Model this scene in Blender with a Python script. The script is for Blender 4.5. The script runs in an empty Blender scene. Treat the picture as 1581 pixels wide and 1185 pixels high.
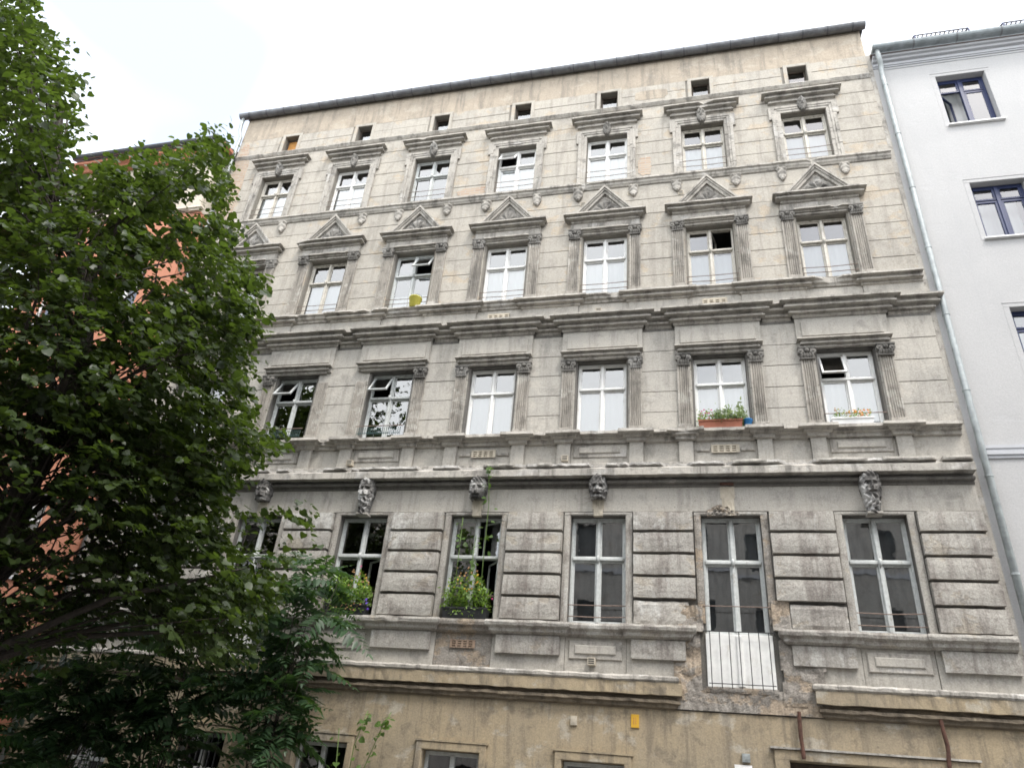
import bpy, math, random
import numpy as np
from mathutils import Vector, Matrix, noise
R_ = math.radians
random.seed(7); rng = np.random.default_rng(7)
scene = bpy.context.scene
col = scene.collection

# ------------------------------------------------------------------ camera
F_PX, CAM, YAW, PITCH, ROLL = 1116.592, Vector((4.151, -13.098, 1.6)), -0.2749, 0.5215, 0.0942
cy_, sy_, cp_, sp_ = math.cos(YAW), math.sin(YAW), math.cos(PITCH), math.sin(PITCH)
FWD = Vector((sy_*cp_, cy_*cp_, sp_)); RGT = Vector((cy_, -sy_, 0)); UPV = RGT.cross(FWD)
r2 = RGT*math.cos(ROLL) + UPV*math.sin(ROLL); u2 = -RGT*math.sin(ROLL) + UPV*math.cos(ROLL)
cam_d = bpy.data.cameras.new('camera'); cam = bpy.data.objects.new('camera', cam_d); col.objects.link(cam)
cam_d.sensor_width = 36; cam_d.lens = F_PX/1581*36; cam_d.clip_end = 500
m = Matrix((r2, u2, -FWD)).transposed().to_4x4(); m.translation = CAM; cam.matrix_world = m
scene.camera = cam
def to_px(P):                                   # point -> photograph pixel
    d = Vector(P) - CAM; z = d.dot(FWD)
    return 790.5 + F_PX*d.dot(r2)/z, 592.5 - F_PX*d.dot(u2)/z

# ------------------------------------------------------------------ sky, sun, exposure
SUN_EL, SUN_AZ = R_(60), R_(138)                # compass-like: direction the light comes from
world = bpy.data.worlds.new('World'); scene.world = world; world.use_nodes = True
nt = world.node_tree; nt.nodes.clear()
sky = nt.nodes.new('ShaderNodeTexSky'); sky.sky_type = 'NISHITA'; sky.sun_disc = False
sky.sun_elevation = SUN_EL; sky.sun_rotation = SUN_AZ; sky.air_density = 1.0; sky.dust_density = 3.0; sky.ozone_density = 0.3
bg1 = nt.nodes.new('ShaderNodeBackground'); bg1.inputs[1].default_value = 0.10
nt.links.new(sky.outputs[0], bg1.inputs[0])
bg2 = nt.nodes.new('ShaderNodeBackground'); bg2.inputs[0].default_value = (0.95, 0.975, 1.0, 1); bg2.inputs[1].default_value = 1.55
tc = nt.nodes.new('ShaderNodeTexCoord'); mp = nt.nodes.new('ShaderNodeMapping'); mp.inputs['Location'].default_value = (0.35, 0.1, 0.2); mp.inputs['Rotation'].default_value = (0, 0, R_(-164))
nz = nt.nodes.new('ShaderNodeTexNoise'); nz.inputs['Scale'].default_value = 1.6; nz.inputs['Detail'].default_value = 2.5
rp = nt.nodes.new('ShaderNodeValToRGB'); rp.color_ramp.elements[0].position = 0.36; rp.color_ramp.elements[0].color = (0.185,)*3+(1,)
rp.color_ramp.elements[1].position = 0.56; rp.color_ramp.elements[1].color = (1, 1, 1, 1)
mx = nt.nodes.new('ShaderNodeMixShader'); wo = nt.nodes.new('ShaderNodeOutputWorld')
nt.links.new(tc.outputs['Generated'], mp.inputs[0]); nt.links.new(mp.outputs[0], nz.inputs[0]); nt.links.new(nz.outputs[0], rp.inputs[0])
nt.links.new(rp.outputs[0], mx.inputs[0]); nt.links.new(bg1.outputs[0], mx.inputs[1]); nt.links.new(bg2.outputs[0], mx.inputs[2])
nt.links.new(mx.outputs[0], wo.inputs[0])
sun_d = bpy.data.lights.new('sun', 'SUN'); sun_d.energy = 1.2; sun_d.angle = R_(15); sun_d.color = (1, 0.96, 0.9)
sun = bpy.data.objects.new('sun', sun_d); col.objects.link(sun)
sd = Vector((math.sin(SUN_AZ)*math.cos(SUN_EL), math.cos(SUN_AZ)*math.cos(SUN_EL), math.sin(SUN_EL)))
sun.rotation_euler = sd.to_track_quat('Z', 'Y').to_euler(); sun.location = sd*60
scene.view_settings.view_transform = 'Standard'; scene.view_settings.look = 'None'
scene.view_settings.gamma = 1; scene.view_settings.exposure = 1.42
scene.cycles.use_denoising = True; scene.cycles.filter_width = 1.7
scene.cycles.max_bounces = 8; scene.cycles.transparent_max_bounces = 16

# ------------------------------------------------------------------ materials
M = {}
def new_mat(name):
    mt = bpy.data.materials.new(name); mt.use_nodes = True
    n = mt.node_tree; b = n.nodes['Principled BSDF']; M[name] = mt
    return mt, n, b
def node(n, t, **kw):
    x = n.nodes.new(t)
    for k, v in kw.items():
        if k in x.inputs: x.inputs[k].default_value = v
        else: setattr(x, k, v)
    return x
def c4(c): return tuple(c) + (1,)
def mixc(n, fac, a, b, blend='MIX'):
    x = n.nodes.new('ShaderNodeMix'); x.data_type = 'RGBA'; x.blend_type = blend
    for sock, v in ((x.inputs[0], fac), (x.inputs[6], a), (x.inputs[7], b)):
        if isinstance(v, (int, float)): sock.default_value = v
        elif isinstance(v, (tuple, list)): sock.default_value = c4(v)
        else: n.links.new(v, sock)
    return x.outputs[2]
def ramp(n, src, a, b, lo=0.0, hi=1.0):
    x = node(n, 'ShaderNodeMapRange'); x.interpolation_type = 'SMOOTHSTEP'
    x.inputs[1].default_value = a; x.inputs[2].default_value = b; x.inputs[3].default_value = lo; x.inputs[4].default_value = hi
    n.links.new(src, x.inputs[0]); return x.outputs[0]
def pos(n, scale=(1, 1, 1), loc=(0, 0, 0)):
    g = node(n, 'ShaderNodeNewGeometry'); mp = node(n, 'ShaderNodeMapping'); mp.inputs['Scale'].default_value = scale
    mp.inputs['Location'].default_value = loc
    n.links.new(g.outputs['Position'], mp.inputs[0]); return mp.outputs[0]
def noise_t(n, vec, scale, detail=6, rough=0.6, dist=0.0):
    x = node(n, 'ShaderNodeTexNoise', Scale=scale, Detail=detail, Roughness=rough, Distortion=dist)
    n.links.new(vec, x.inputs['Vector']); return x.outputs[0]
def stucco(name, c1, c2, dark, patch, streak=0.5, soot=0.4, patch_th=(0.60, 0.64), patch_amt=0.8, speck=0.5, bump=0.35, blotch=0.7, seed=0, pale=None, pale_th=(0.62, 0.7)):
    mt, n, b = new_mat(name)
    P = pos(n, loc=(seed*3.1, seed*1.7, seed*2.3))
    cbase = mixc(n, ramp(n, noise_t(n, P, blotch, 7, 0.65), 0.35, 0.65), c1, c2)
    if pale: cbase = mixc(n, ramp(n, noise_t(n, pos(n, (1, 1, 0.5), (seed+9, 4, seed)), 1.6, 8, 0.7, 0.4), *pale_th), cbase, pale)
    n3 = noise_t(n, pos(n, (1, 1, 1.4), (5+seed, 2, 8)), 1.7, 9, 0.66, 0.15)
    cbase = mixc(n, ramp(n, n3, patch_th[0], patch_th[1], 0, patch_amt), cbase, patch)
    ns = noise_t(n, pos(n, (5, 5, 0.45), (seed, 7, 0)), 1.0, 7, 0.7, 0.3)
    cbase = mixc(n, ramp(n, ns, 0.47, 0.66, 0, streak), cbase, dark)
    nd = noise_t(n, pos(n, (1, 1, 1), (seed, 17, 3)), 2.6, 10, 0.72, 0.25)
    cbase = mixc(n, ramp(n, nd, 0.50, 0.66, 0, soot), cbase, dark)
    nf = noise_t(n, P, 38, 6, 0.75)
    cbase = mixc(n, speck, cbase, mixc(n, ramp(n, nf, 0.3, 0.7), (0.35, 0.35, 0.35), (0.65, 0.65, 0.65)), 'OVERLAY')
    vor = node(n, 'ShaderNodeTexVoronoi', Scale=4.3); n.links.new(P, vor.inputs['Vector'])
    cbase = mixc(n, ramp(n, vor.outputs['Distance'], 0.05, 0.085, 0.55, 0.0), cbase, dark)
    n.links.new(cbase, b.inputs['Base Color']); b.inputs['Roughness'].default_value = 0.93
    b.inputs['Specular IOR Level'].default_value = 0.2
    nb = noise_t(n, P, 16, 9, 0.75)
    ad = node(n, 'ShaderNodeMath', operation='ADD'); n.links.new(nb, ad.inputs[0]); n.links.new(ramp(n, n3, patch_th[0]-.01, patch_th[1]+.01, 0.3, 0), ad.inputs[1])
    bp = node(n, 'ShaderNodeBump', Strength=bump, Distance=0.03); n.links.new(ad.outputs[0], bp.inputs['Height'])
    n.links.new(bp.outputs[0], b.inputs['Normal']); return mt
def plain(name, c, rough=0.6, metal=0.0, var=0.15, scale=9, bump=0.0, spec=0.4, dirt=None, dirt_th=(0.55, 0.7)):
    mt, n, b = new_mat(name); P = pos(n)
    k = noise_t(n, P, scale, 6, 0.65)
    cc = mixc(n, ramp(n, k, 0.3, 0.7), tuple(x*(1-var) for x in c), tuple(min(1, x*(1+var)) for x in c))
    if dirt: cc = mixc(n, ramp(n, noise_t(n, pos(n, (1, 1, 0.4), (3, 3, 3)), scale*0.7, 8, 0.7), dirt_th[0], dirt_th[1], 0, 0.8), cc, dirt)
    n.links.new(cc, b.inputs['Base Color']); b.inputs['Roughness'].default_value = rough; b.inputs['Metallic'].default_value = metal
    b.inputs['Specular IOR Level'].default_value = spec
    if bump:
        bp = node(n, 'ShaderNodeBump', Strength=bump, Distance=0.02); n.links.new(k, bp.inputs['Height']); n.links.new(bp.outputs[0], b.inputs['Normal'])
    return mt
stucco('cream', (0.415, 0.386, 0.336), (0.365, 0.342, 0.302), (0.23, 0.212, 0.185), (0.43, 0.355, 0.265), streak=0.45, soot=0.45, patch_th=(0.56, 0.61), patch_amt=0.6)
stucco('cream_joint', (0.24, 0.225, 0.195), (0.21, 0.195, 0.17), (0.13, 0.12, 0.11), (0.22, 0.19, 0.16))
stucco('attic_beige', (0.385, 0.330, 0.262), (0.335, 0.292, 0.236), (0.165, 0.15, 0.13), (0.42, 0.375, 0.31), streak=0.55, soot=0.35, patch_th=(0.55, 0.60), patch_amt=0.6, seed=2)
stucco('grey', (0.435, 0.410, 0.365), (0.375, 0.357, 0.322), (0.19, 0.18, 0.162), (0.46, 0.43, 0.38), streak=0.42, soot=0.48, patch_th=(0.57, 0.62), patch_amt=0.6, seed=3)
stucco('grey_joint', (0.17, 0.162, 0.148), (0.14, 0.133, 0.122), (0.06, 0.055, 0.05), (0.16, 0.15, 0.13), seed=3)
stucco('rustic', (0.395, 0.375, 0.338), (0.33, 0.314, 0.286), (0.14, 0.117, 0.105), (0.36, 0.318, 0.255), streak=0.55, soot=0.6, patch_th=(0.57, 0.63), patch_amt=0.6, bump=0.6, speck=0.8, seed=4, pale=(0.47, 0.46, 0.43), pale_th=(0.55, 0.63))
stucco('moulding', (0.43, 0.404, 0.362), (0.35, 0.331, 0.30), (0.115, 0.108, 0.098), (0.46, 0.435, 0.395), streak=0.55, soot=0.6, patch_th=(0.54, 0.59), patch_amt=0.75, bump=0.6, seed=5)
stucco('moulding_light', (0.435, 0.408, 0.365), (0.36, 0.34, 0.306), (0.14, 0.132, 0.12), (0.49, 0.475, 0.45), streak=0.75, soot=0.7, patch_th=(0.56, 0.61), patch_amt=0.6, bump=0.5, seed=6)
stucco('pilaster', (0.375, 0.348, 0.308), (0.31, 0.29, 0.258), (0.12, 0.111, 0.099), (0.46, 0.44, 0.40), streak=0.75, soot=0.6, patch_th=(0.56, 0.61), patch_amt=0.8, bump=0.5, seed=7)
stucco('ornament', (0.25, 0.238, 0.217), (0.175, 0.167, 0.154), (0.03, 0.029, 0.028), (0.36, 0.35, 0.33), streak=0.5, soot=0.75, patch_th=(0.54, 0.59), patch_amt=0.7, bump=0.7, seed=8)
stucco('mask_stone', (0.20, 0.193, 0.183), (0.075, 0.07, 0.066), (0.012, 0.012, 0.012), (0.58, 0.57, 0.55), streak=0.3, soot=0.8, patch_th=(0.5, 0.56), patch_amt=0.85, bump=0.9, blotch=6, seed=9)
stucco('shaded_hollow', (0.21, 0.20, 0.185), (0.15, 0.143, 0.132), (0.06, 0.057, 0.053), (0.30, 0.285, 0.26), seed=18)  # dark tone holds both the shade and the soot of recesses
stucco('sooty_shaded_ochre', (0.20, 0.165, 0.12), (0.155, 0.13, 0.10), (0.06, 0.052, 0.043), (0.30, 0.25, 0.18), soot=0.7, seed=19)  # shade on the lower base moulding is put into this colour with its dirt
stucco('ochre', (0.345, 0.282, 0.19), (0.295, 0.248, 0.178), (0.145, 0.125, 0.1), (0.42, 0.395, 0.34), streak=0.6, soot=0.7, patch_th=(0.56, 0.64), patch_amt=0.6, bump=0.3, seed=10)
stucco('rubble', (0.335, 0.312, 0.28), (0.255, 0.232, 0.205), (0.095, 0.085, 0.075), (0.38, 0.305, 0.225), streak=0.3, soot=0.7, patch_th=(0.52, 0.58), patch_amt=0.8, bump=1.0, speck=0.9, blotch=3, seed=11)
stucco('lime_rubble', (0.52, 0.50, 0.47), (0.38, 0.365, 0.34), (0.12, 0.112, 0.103), (0.58, 0.57, 0.54), streak=0.2, soot=0.5, bump=1.0, blotch=5, seed=12)
stucco('white_render', (0.43, 0.427, 0.424), (0.405, 0.403, 0.402), (0.37, 0.37, 0.375), (0.46, 0.463, 0.47), streak=0.18, soot=0.10, patch_amt=0.15, speck=0.3, bump=0.22, seed=13)
stucco('white_trim', (0.455, 0.465, 0.485), (0.42, 0.43, 0.45), (0.36, 0.365, 0.375), (0.52, 0.535, 0.55), streak=0.1, soot=0.1, patch_amt=0.1, speck=0.1, bump=0.1, seed=14)
stucco('red_render', (0.46, 0.205, 0.130), (0.42, 0.185, 0.118), (0.33, 0.16, 0.11), (0.52, 0.285, 0.20), streak=0.2, soot=0.15, patch_amt=0.3, speck=0.2, bump=0.3, seed=15)
stucco('pale_render', (0.52, 0.47, 0.39), (0.47, 0.43, 0.36), (0.3, 0.27, 0.23), (0.5, 0.45, 0.38), streak=0.3, soot=0.2, patch_amt=0.2, speck=0.2, bump=0.2, seed=16)
stucco('opposite_render', (0.46, 0.44, 0.40), (0.42, 0.4, 0.37), (0.2, 0.18, 0.16), (0.36, 0.32, 0.26), seed=17)
plain('zinc', (0.15, 0.155, 0.165), 0.55, 0.5, 0.25, 5, dirt=(0.08, 0.08, 0.085))
plain('zinc_pale', (0.31, 0.335, 0.335), 0.5, 0.35, 0.2, 5, dirt=(0.25, 0.28, 0.28))
plain('zinc_mid', (0.21, 0.235, 0.245), 0.55, 0.4, 0.2, 5, dirt=(0.12, 0.13, 0.135))
plain('zinc_dark', (0.06, 0.062, 0.07), 0.6, 0.3)
plain('roof_tile', (0.09, 0.05, 0.04), 0.85)
plain('paint_white', (0.72, 0.72, 0.70), 0.5, var=0.06, dirt=(0.5, 0.47, 0.42), dirt_th=(0.55, 0.75))
plain('paint_old', (0.50, 0.475, 0.42), 0.6, var=0.15, scale=14, dirt=(0.22, 0.18, 0.14), dirt_th=(0.55, 0.68))
plain('paint_grey', (0.48, 0.50, 0.49), 0.6, var=0.12, scale=14, dirt=(0.24, 0.22, 0.19), dirt_th=(0.56, 0.7))
plain('wood_dark', (0.075, 0.058, 0.045), 0.7, var=0.3)
plain('blue_paint', (0.02, 0.03, 0.085), 0.4, var=0.1)
plain('rust', (0.085, 0.042, 0.03), 0.9, var=0.4, bump=0.5)
plain('rail_iron', (0.20, 0.15, 0.125), 0.8, var=0.3)
plain('black_iron', (0.02, 0.02, 0.022), 0.6)
plain('teal_iron', (0.035, 0.075, 0.075), 0.6, var=0.2)
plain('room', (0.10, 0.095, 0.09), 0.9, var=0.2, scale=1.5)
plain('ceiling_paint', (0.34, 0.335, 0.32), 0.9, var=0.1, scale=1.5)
plain('terracotta', (0.30, 0.105, 0.062), 0.7, var=0.1)
plain('blue_plastic', (0.03, 0.22, 0.55), 0.4, var=0.05)
plain('white_plastic', (0.70, 0.70, 0.69), 0.45, var=0.06)
plain('black_plastic', (0.018, 0.019, 0.02), 0.5)
plain('green_plastic', (0.03, 0.05, 0.045), 0.5)
plain('yellow_plastic', (0.72, 0.66, 0.13), 0.45, var=0.06)
plain('yellow_sign', (0.55, 0.32, 0.03), 0.5, var=0.05)
plain('chipboard', (0.45, 0.22, 0.06), 0.8)
plain('soil', (0.05, 0.035, 0.025), 0.95)
plain('bark', (0.045, 0.036, 0.03), 0.9, var=0.35, scale=12, bump=0.8)
plain('stem_green', (0.10, 0.16, 0.04), 0.6)
plain('asphalt', (0.05, 0.05, 0.052), 0.9, var=0.2, scale=30)
plain('paving', (0.17, 0.165, 0.155), 0.9, var=0.2, scale=3)
plain('granite', (0.22, 0.215, 0.21), 0.8, var=0.25, scale=40)
plain('earth', (0.06, 0.05, 0.038), 0.95, var=0.3, scale=4)
plain('vent_stone', (0.43, 0.385, 0.31), 0.9, var=0.15)
plain('vent_clay', (0.26, 0.19, 0.14), 0.9, var=0.2)
plain('brown_sash', (0.10, 0.06, 0.04), 0.6, var=0.2)
for nm, c in (('petal_pink', (0.45, 0.06, 0.17)), ('petal_orange', (0.55, 0.19, 0.03)), ('petal_yellow', (0.58, 0.38, 0.04)), ('petal_violet', (0.16, 0.08, 0.55)), ('petal_dry', (0.30, 0.17, 0.07))):
    plain(nm, c, 0.6, var=0.2, scale=60)
def leaf_mat(name, c1, c2, trans=0.35, scale=2.2, rough=0.42):
    mt, n, b = new_mat(name); P = pos(n)
    cc = mixc(n, ramp(n, noise_t(n, P, scale, 4, 0.6), 0.35, 0.65), c1, c2)
    wn = node(n, 'ShaderNodeTexWhiteNoise'); g = node(n, 'ShaderNodeNewGeometry'); n.links.new(g.outputs['Random Per Island'], wn.inputs['Vector'])
    cc = mixc(n, ramp(n, wn.outputs['Value'], 0, 1, 0.0, 0.5), cc, tuple(min(1, x*1.9) for x in c2))
    n.links.new(cc, b.inputs['Base Color']); b.inputs['Roughness'].default_value = rough; b.inputs['Specular IOR Level'].default_value = 0.45
    tr = node(n, 'ShaderNodeBsdfTranslucent'); mulc = mixc(n, 1.0, cc, (2.0, 2.1, 0.75), 'MULTIPLY'); n.links.new(mulc, tr.inputs[0])
    mxs = node(n, 'ShaderNodeMixShader'); mxs.inputs[0].default_value = trans
    out = n.nodes['Material Output']; n.links.new(b.outputs[0], mxs.inputs[1]); n.links.new(tr.outputs[0], mxs.inputs[2]); n.links.new(mxs.outputs[0], out.inputs[0])
leaf_mat('linden_leaf', (0.020, 0.033, 0.012), (0.035, 0.053, 0.016), trans=0.40)
leaf_mat('ailanthus_leaf', (0.020, 0.043, 0.022), (0.032, 0.062, 0.028))
leaf_mat('planter_leaf', (0.075, 0.13, 0.03), (0.13, 0.20, 0.045), scale=12)
leaf_mat('grey_leaf', (0.12, 0.16, 0.10), (0.18, 0.22, 0.15), scale=12)
leaf_mat('vine_leaf', (0.045, 0.085, 0.022), (0.07, 0.12, 0.03), scale=5)
def glass(name, tint=(1, 1, 1), boost=2.0, base=0.05):
    mt, n, b = new_mat(name); n.nodes.remove(b)
    fr = node(n, 'ShaderNodeFresnel', IOR=1.52); mu = node(n, 'ShaderNodeMath', operation='MULTIPLY_ADD'); mu.use_clamp = True
    mu.inputs[1].default_value = boost; mu.inputs[2].default_value = base; n.links.new(fr.outputs[0], mu.inputs[0])
    tr = node(n, 'ShaderNodeBsdfTransparent'); tr.inputs[0].default_value = c4(tint)
    gl = node(n, 'ShaderNodeBsdfGlossy'); gl.inputs['Roughness'].default_value = 0.01
    bp = node(n, 'ShaderNodeBump', Strength=0.05, Distance=0.02); n.links.new(noise_t(n, pos(n), 3.0, 2, 0.5), bp.inputs['Height']); n.links.new(bp.outputs[0], gl.inputs['Normal'])
    ms = node(n, 'ShaderNodeMixShader'); n.links.new(mu.outputs[0], ms.inputs[0]); n.links.new(tr.outputs[0], ms.inputs[1]); n.links.new(gl.outputs[0], ms.inputs[2])
    n.links.new(ms.outputs[0], n.nodes['Material Output'].inputs[0])
glass('glass', (0.80, 0.84, 0.85), 2.6, 0.10)
plain('grey_reflection', (0.12, 0.135, 0.15), 0.9, var=0.25, scale=1.2)  # flat grey standing in for the reflection in first-floor panes
mt, n, b = new_mat('curtain'); b.inputs['Base Color'].default_value = (0.86, 0.86, 0.85, 1); b.inputs['Roughness'].default_value = 0.9
tr = node(n, 'ShaderNodeBsdfTranslucent'); tr.inputs[0].default_value = (0.8, 0.8, 0.8, 1); ms = node(n, 'ShaderNodeMixShader'); ms.inputs[0].default_value = 0.2
n.links.new(b.outputs[0], ms.inputs[1]); n.links.new(tr.outputs[0], ms.inputs[2]); n.links.new(ms.outputs[0], n.nodes['Material Output'].inputs[0])
# exposed brick (bricks only 3-4 pixels in the picture)
mt, n, b = new_mat('exposed_brick'); g = node(n, 'ShaderNodeNewGeometry'); sx = node(n, 'ShaderNodeSeparateXYZ'); cx = node(n, 'ShaderNodeCombineXYZ')
n.links.new(g.outputs['Position'], sx.inputs[0]); n.links.new(sx.outputs['X'], cx.inputs['X']); n.links.new(sx.outputs['Z'], cx.inputs['Y'])
bk = node(n, 'ShaderNodeTexBrick', Scale=1.0); bk.inputs['Brick Width'].default_value = 0.26; bk.inputs['Row Height'].default_value = 0.077; bk.inputs['Mortar Size'].default_value = 0.012
bk.inputs['Color1'].default_value = (0.33, 0.22, 0.15, 1); bk.inputs['Color2'].default_value = (0.42, 0.33, 0.25, 1); bk.inputs['Mortar'].default_value = (0.36, 0.33, 0.29, 1)
n.links.new(cx.outputs[0], bk.inputs['Vector'])
cc = mixc(n, ramp(n, noise_t(n, pos(n), 5, 8, 0.7), 0.45, 0.7, 0, 0.8), bk.outputs['Color'], (0.38, 0.34, 0.28)); n.links.new(cc, b.inputs['Base Color']); b.inputs['Roughness'].default_value = 0.95
bp = node(n, 'ShaderNodeBump', Strength=0.6, Distance=0.01); bp.invert = True; n.links.new(bk.outputs['Fac'], bp.inputs['Height']); n.links.new(bp.outputs[0], b.inputs['Normal'])

# ------------------------------------------------------------------ mesh helpers
class MB:
    def __init__(s): s.v = []; s.f = []
    def box(s, x0, x1, y0, y1, z0, z1):
        i = len(s.v); s.v += [(x, y, z) for z in (z0, z1) for y in (y0, y1) for x in (x0, x1)]
        s.f += [tuple(i+k for k in q) for q in ((0, 2, 3, 1), (4, 5, 7, 6), (0, 1, 5, 4), (2, 6, 7, 3), (0, 4, 6, 2), (1, 3, 7, 5))]; return s
    def block(s, x0, x1, y0, y1, z0, z1, ch=0.006, jit=0.0):     # y0 = front, chamfered front edges
        i = len(s.v); j = lambda: random.uniform(-jit, jit)
        c = ch
        s.v += [(x0, y1, z0), (x1, y1, z0), (x1, y1, z1), (x0, y1, z1), (x0+j(), y0+c, z0+j()), (x1+j(), y0+c, z0+j()), (x1+j(), y0+c, z1+j()), (x0+j(), y0+c, z1+j()),
                (x0+c+j(), y0, z0+c+j()), (x1-c+j(), y0, z0+c+j()), (x1-c+j(), y0, z1-c+j()), (x0+c+j(), y0, z1-c+j())]
        for k in range(4):
            a, b_ = k, (k+1) % 4
            s.f += [(i+a, i+b_, i+4+b_, i+4+a), (i+4+a, i+4+b_, i+8+b_, i+8+a)]
        s.f += [(i+8, i+9, i+10, i+11), (i+3, i+2, i+1, i)]; return s
    def rough_block(s, x0, x1, y0, y1, z0, z1, amp=0.012, seed=0.0, cell=0.16):   # front face as uneven worn grid
        nx = max(3, int((x1-x0)/cell)); nzz = max(3, int((z1-z0)/cell)+1); i = len(s.v)
        for a in range(nzz+1):
            for b_ in range(nx+1):
                x = x0+(x1-x0)*b_/nx; z = z0+(z1-z0)*a/nzz
                e = (a in (0, nzz)) or (b_ in (0, nx))
                nv = noise.noise(Vector((x*3+seed, z*3, seed))) + 0.6*noise.noise(Vector((x*11, z*11, seed)))
                y = y0 + amp*nv*0.6 + (abs(noise.noise(Vector((x*7, z*7, seed+5))))*amp*1.6+0.006 if e else 0)
                if e:
                    x += noise.noise(Vector((z*6, seed, x)))*amp*0.6 * (1 if b_ in (0, nx) else 0); z += noise.noise(Vector((x*6, seed, z)))*amp*0.7 * (1 if a in (0, nzz) else 0)
                s.v.append((x, y, z))
        W = nx+1
        for a in range(nzz):
            for b_ in range(nx): s.f.append((i+a*W+b_, i+a*W+b_+1, i+(a+1)*W+b_+1, i+(a+1)*W+b_))
        rim = [i+k for k in range(W)] + [i+a*W+nx for a in range(1, nzz+1)] + [i+nzz*W+k for k in range(nx-1, -1, -1)] + [i+a*W for a in range(nzz-1, 0, -1)]
        j = len(s.v); s.v += [(s.v[q][0], y1, s.v[q][2]) for q in rim]; L = len(rim)
        for k in range(L): s.f.append((j+k, j+(k+1) % L, rim[(k+1) % L], rim[k]))
        return s
    def tube(s, pts, rad, sides=8, cap=True):
        pts = [Vector(p) for p in pts]; n_ = len(pts); i = len(s.v)
        rad = rad if isinstance(rad, (list, tuple)) else [rad]*n_
        for k, p in enumerate(pts):
            t = (pts[min(k+1, n_-1)]-pts[max(k-1, 0)]).normalized()
            a = t.orthogonal().normalized() if k == 0 else (a_prev - t*a_prev.dot(t)).normalized()
            a_prev = a; b_ = t.cross(a)
            for q in range(sides):
                an = 2*math.pi*q/sides; s.v.append(tuple(p + (a*math.cos(an)+b_*math.sin(an))*rad[k]))
        for k in range(n_-1):
            for q in range(sides): s.f.append((i+k*sides+q, i+k*sides+(q+1) % sides, i+(k+1)*sides+(q+1) % sides, i+(k+1)*sides+q))
        if cap: s.f.append(tuple(i+q for q in range(sides))[::-1]); s.f.append(tuple(i+(n_-1)*sides+q for q in range(sides)))
        return s
    def build(s, name, mat, parent=None, smooth=False, loc=None):
        me = bpy.data.meshes.new(name); me.from_pydata(s.v, [], s.f); me.update()
        if smooth: me.polygons.foreach_set('use_smooth', [True]*len(me.polygons))
        me.materials.append(M[mat] if isinstance(mat, str) else mat)
        o = bpy.data.objects.new(name, me); col.objects.link(o); o.parent = parent
        if loc: o.location = loc
        return o
def inst(o, parent, loc, rot=None, scale=None):
    c = o.copy(); col.objects.link(c); c.parent = parent; c.location = loc
    if rot: c.rotation_euler = rot
    if scale: c.scale = scale
    return c
def empty(name, loc=(0, 0, 0), parent=None):
    o = bpy.data.objects.new(name, None); col.objects.link(o); o.location = loc; o.parent = parent; o.empty_display_size = 0.3; return o
def tag(o, label=None, cat=None, group=None, kind=None):
    for k, v in (('label', label), ('category', cat), ('group', group), ('kind', kind)):
        if v: o[k] = v
    return o
def nf(x, y, z=0.0): return noise.noise(Vector((x, y, z)))
def mould(prof, x0, x1, yb=0.0, ml=True, mr=True, jit=0.006, cell=0.12, chips=0.0, cmin=0.4, seed=0.0):
    """sweep a profile [(out, z)...] top to bottom along x, mitred returns at the ends; chips break bits of the edge away"""
    mb = MB(); mo = max(o for o, z in prof); nx = max(2, int((x1-x0)/cell)); rows = []
    for (o, z) in prof:
        rr = []
        xs = [x0+(x1-x0)*k/nx for k in range(nx+1)]
        a0 = x0-o if ml else x0; a1 = x1+o if mr else x1
        rr.append((a0, yb+0.02, z))
        for k, x in enumerate(xs):
            xx = a0 if k == 0 else a1 if k == nx else x
            oo, zz = o, z
            if o > 0.015:
                if chips > 0:
                    c = nf(x*1.9+seed*7.3, seed, 3.3)+0.5*nf(x*7+seed, seed, 1)
                    lim = mo*(1 if c < chips_th(chips) else max(cmin, 1-2.8*(c-chips_th(chips))))
                    oo = min(oo, lim)
                oo += jit*nf(x*9+seed, z*9, seed)*1.5; zz += jit*nf(x*8, z*8+seed, seed+4)*1.4
            rr.append((xx, yb-oo, zz))
        rr.append((a1, yb+0.02, z)); rows.append(rr)
    L = nx+3; i = 0
    for rr in rows: mb.v += rr
    for k in range(len(rows)-1):
        for q in range(L-1): mb.f.append((k*L+q, (k+1)*L+q, (k+1)*L+q+1, k*L+q+1))
    return mb
def chips_th(c): return 0.75-c
def relief(w, h, nu, nv, fn, y0=0.0, z0=0.0, x0=0.0):
    """height-field ornament: fn(u,v) with u in -1..1, v in 0..1 (bottom to top) -> depth or None, optional outline handled by fn returning None"""
    mb = MB(); idx = {}
    for a in range(nv+1):
        for b_ in range(nu+1):
            u = -1+2*b_/nu; v = a/nv; d = fn(u, v)
            if d is None: continue
            idx[(a, b_)] = len(mb.v); mb.v.append((x0+u*w/2, y0-d, z0+v*h))
    edges = {}
    for a in range(nv):
        for b_ in range(nu):
            ks = [(a, b_), (a, b_+1), (a+1, b_+1), (a+1, b_)]
            if all(k in idx for k in ks):
                q = tuple(idx[k] for k in ks); mb.f.append(q)
                for e in range(4): edges[(q[e], q[(e+1) % 4])] = 1
    bd = [e for e in edges if (e[1], e[0]) not in edges]; bk_ = {}
    for e in bd:
        for p in e:
            if p not in bk_: bk_[p] = len(mb.v); x, y, z = mb.v[p]; mb.v.append((x, y0+0.03, z))
    for a, b_ in bd: mb.f.append((b_, a, bk_[a], bk_[b_]))
    return mb
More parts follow.
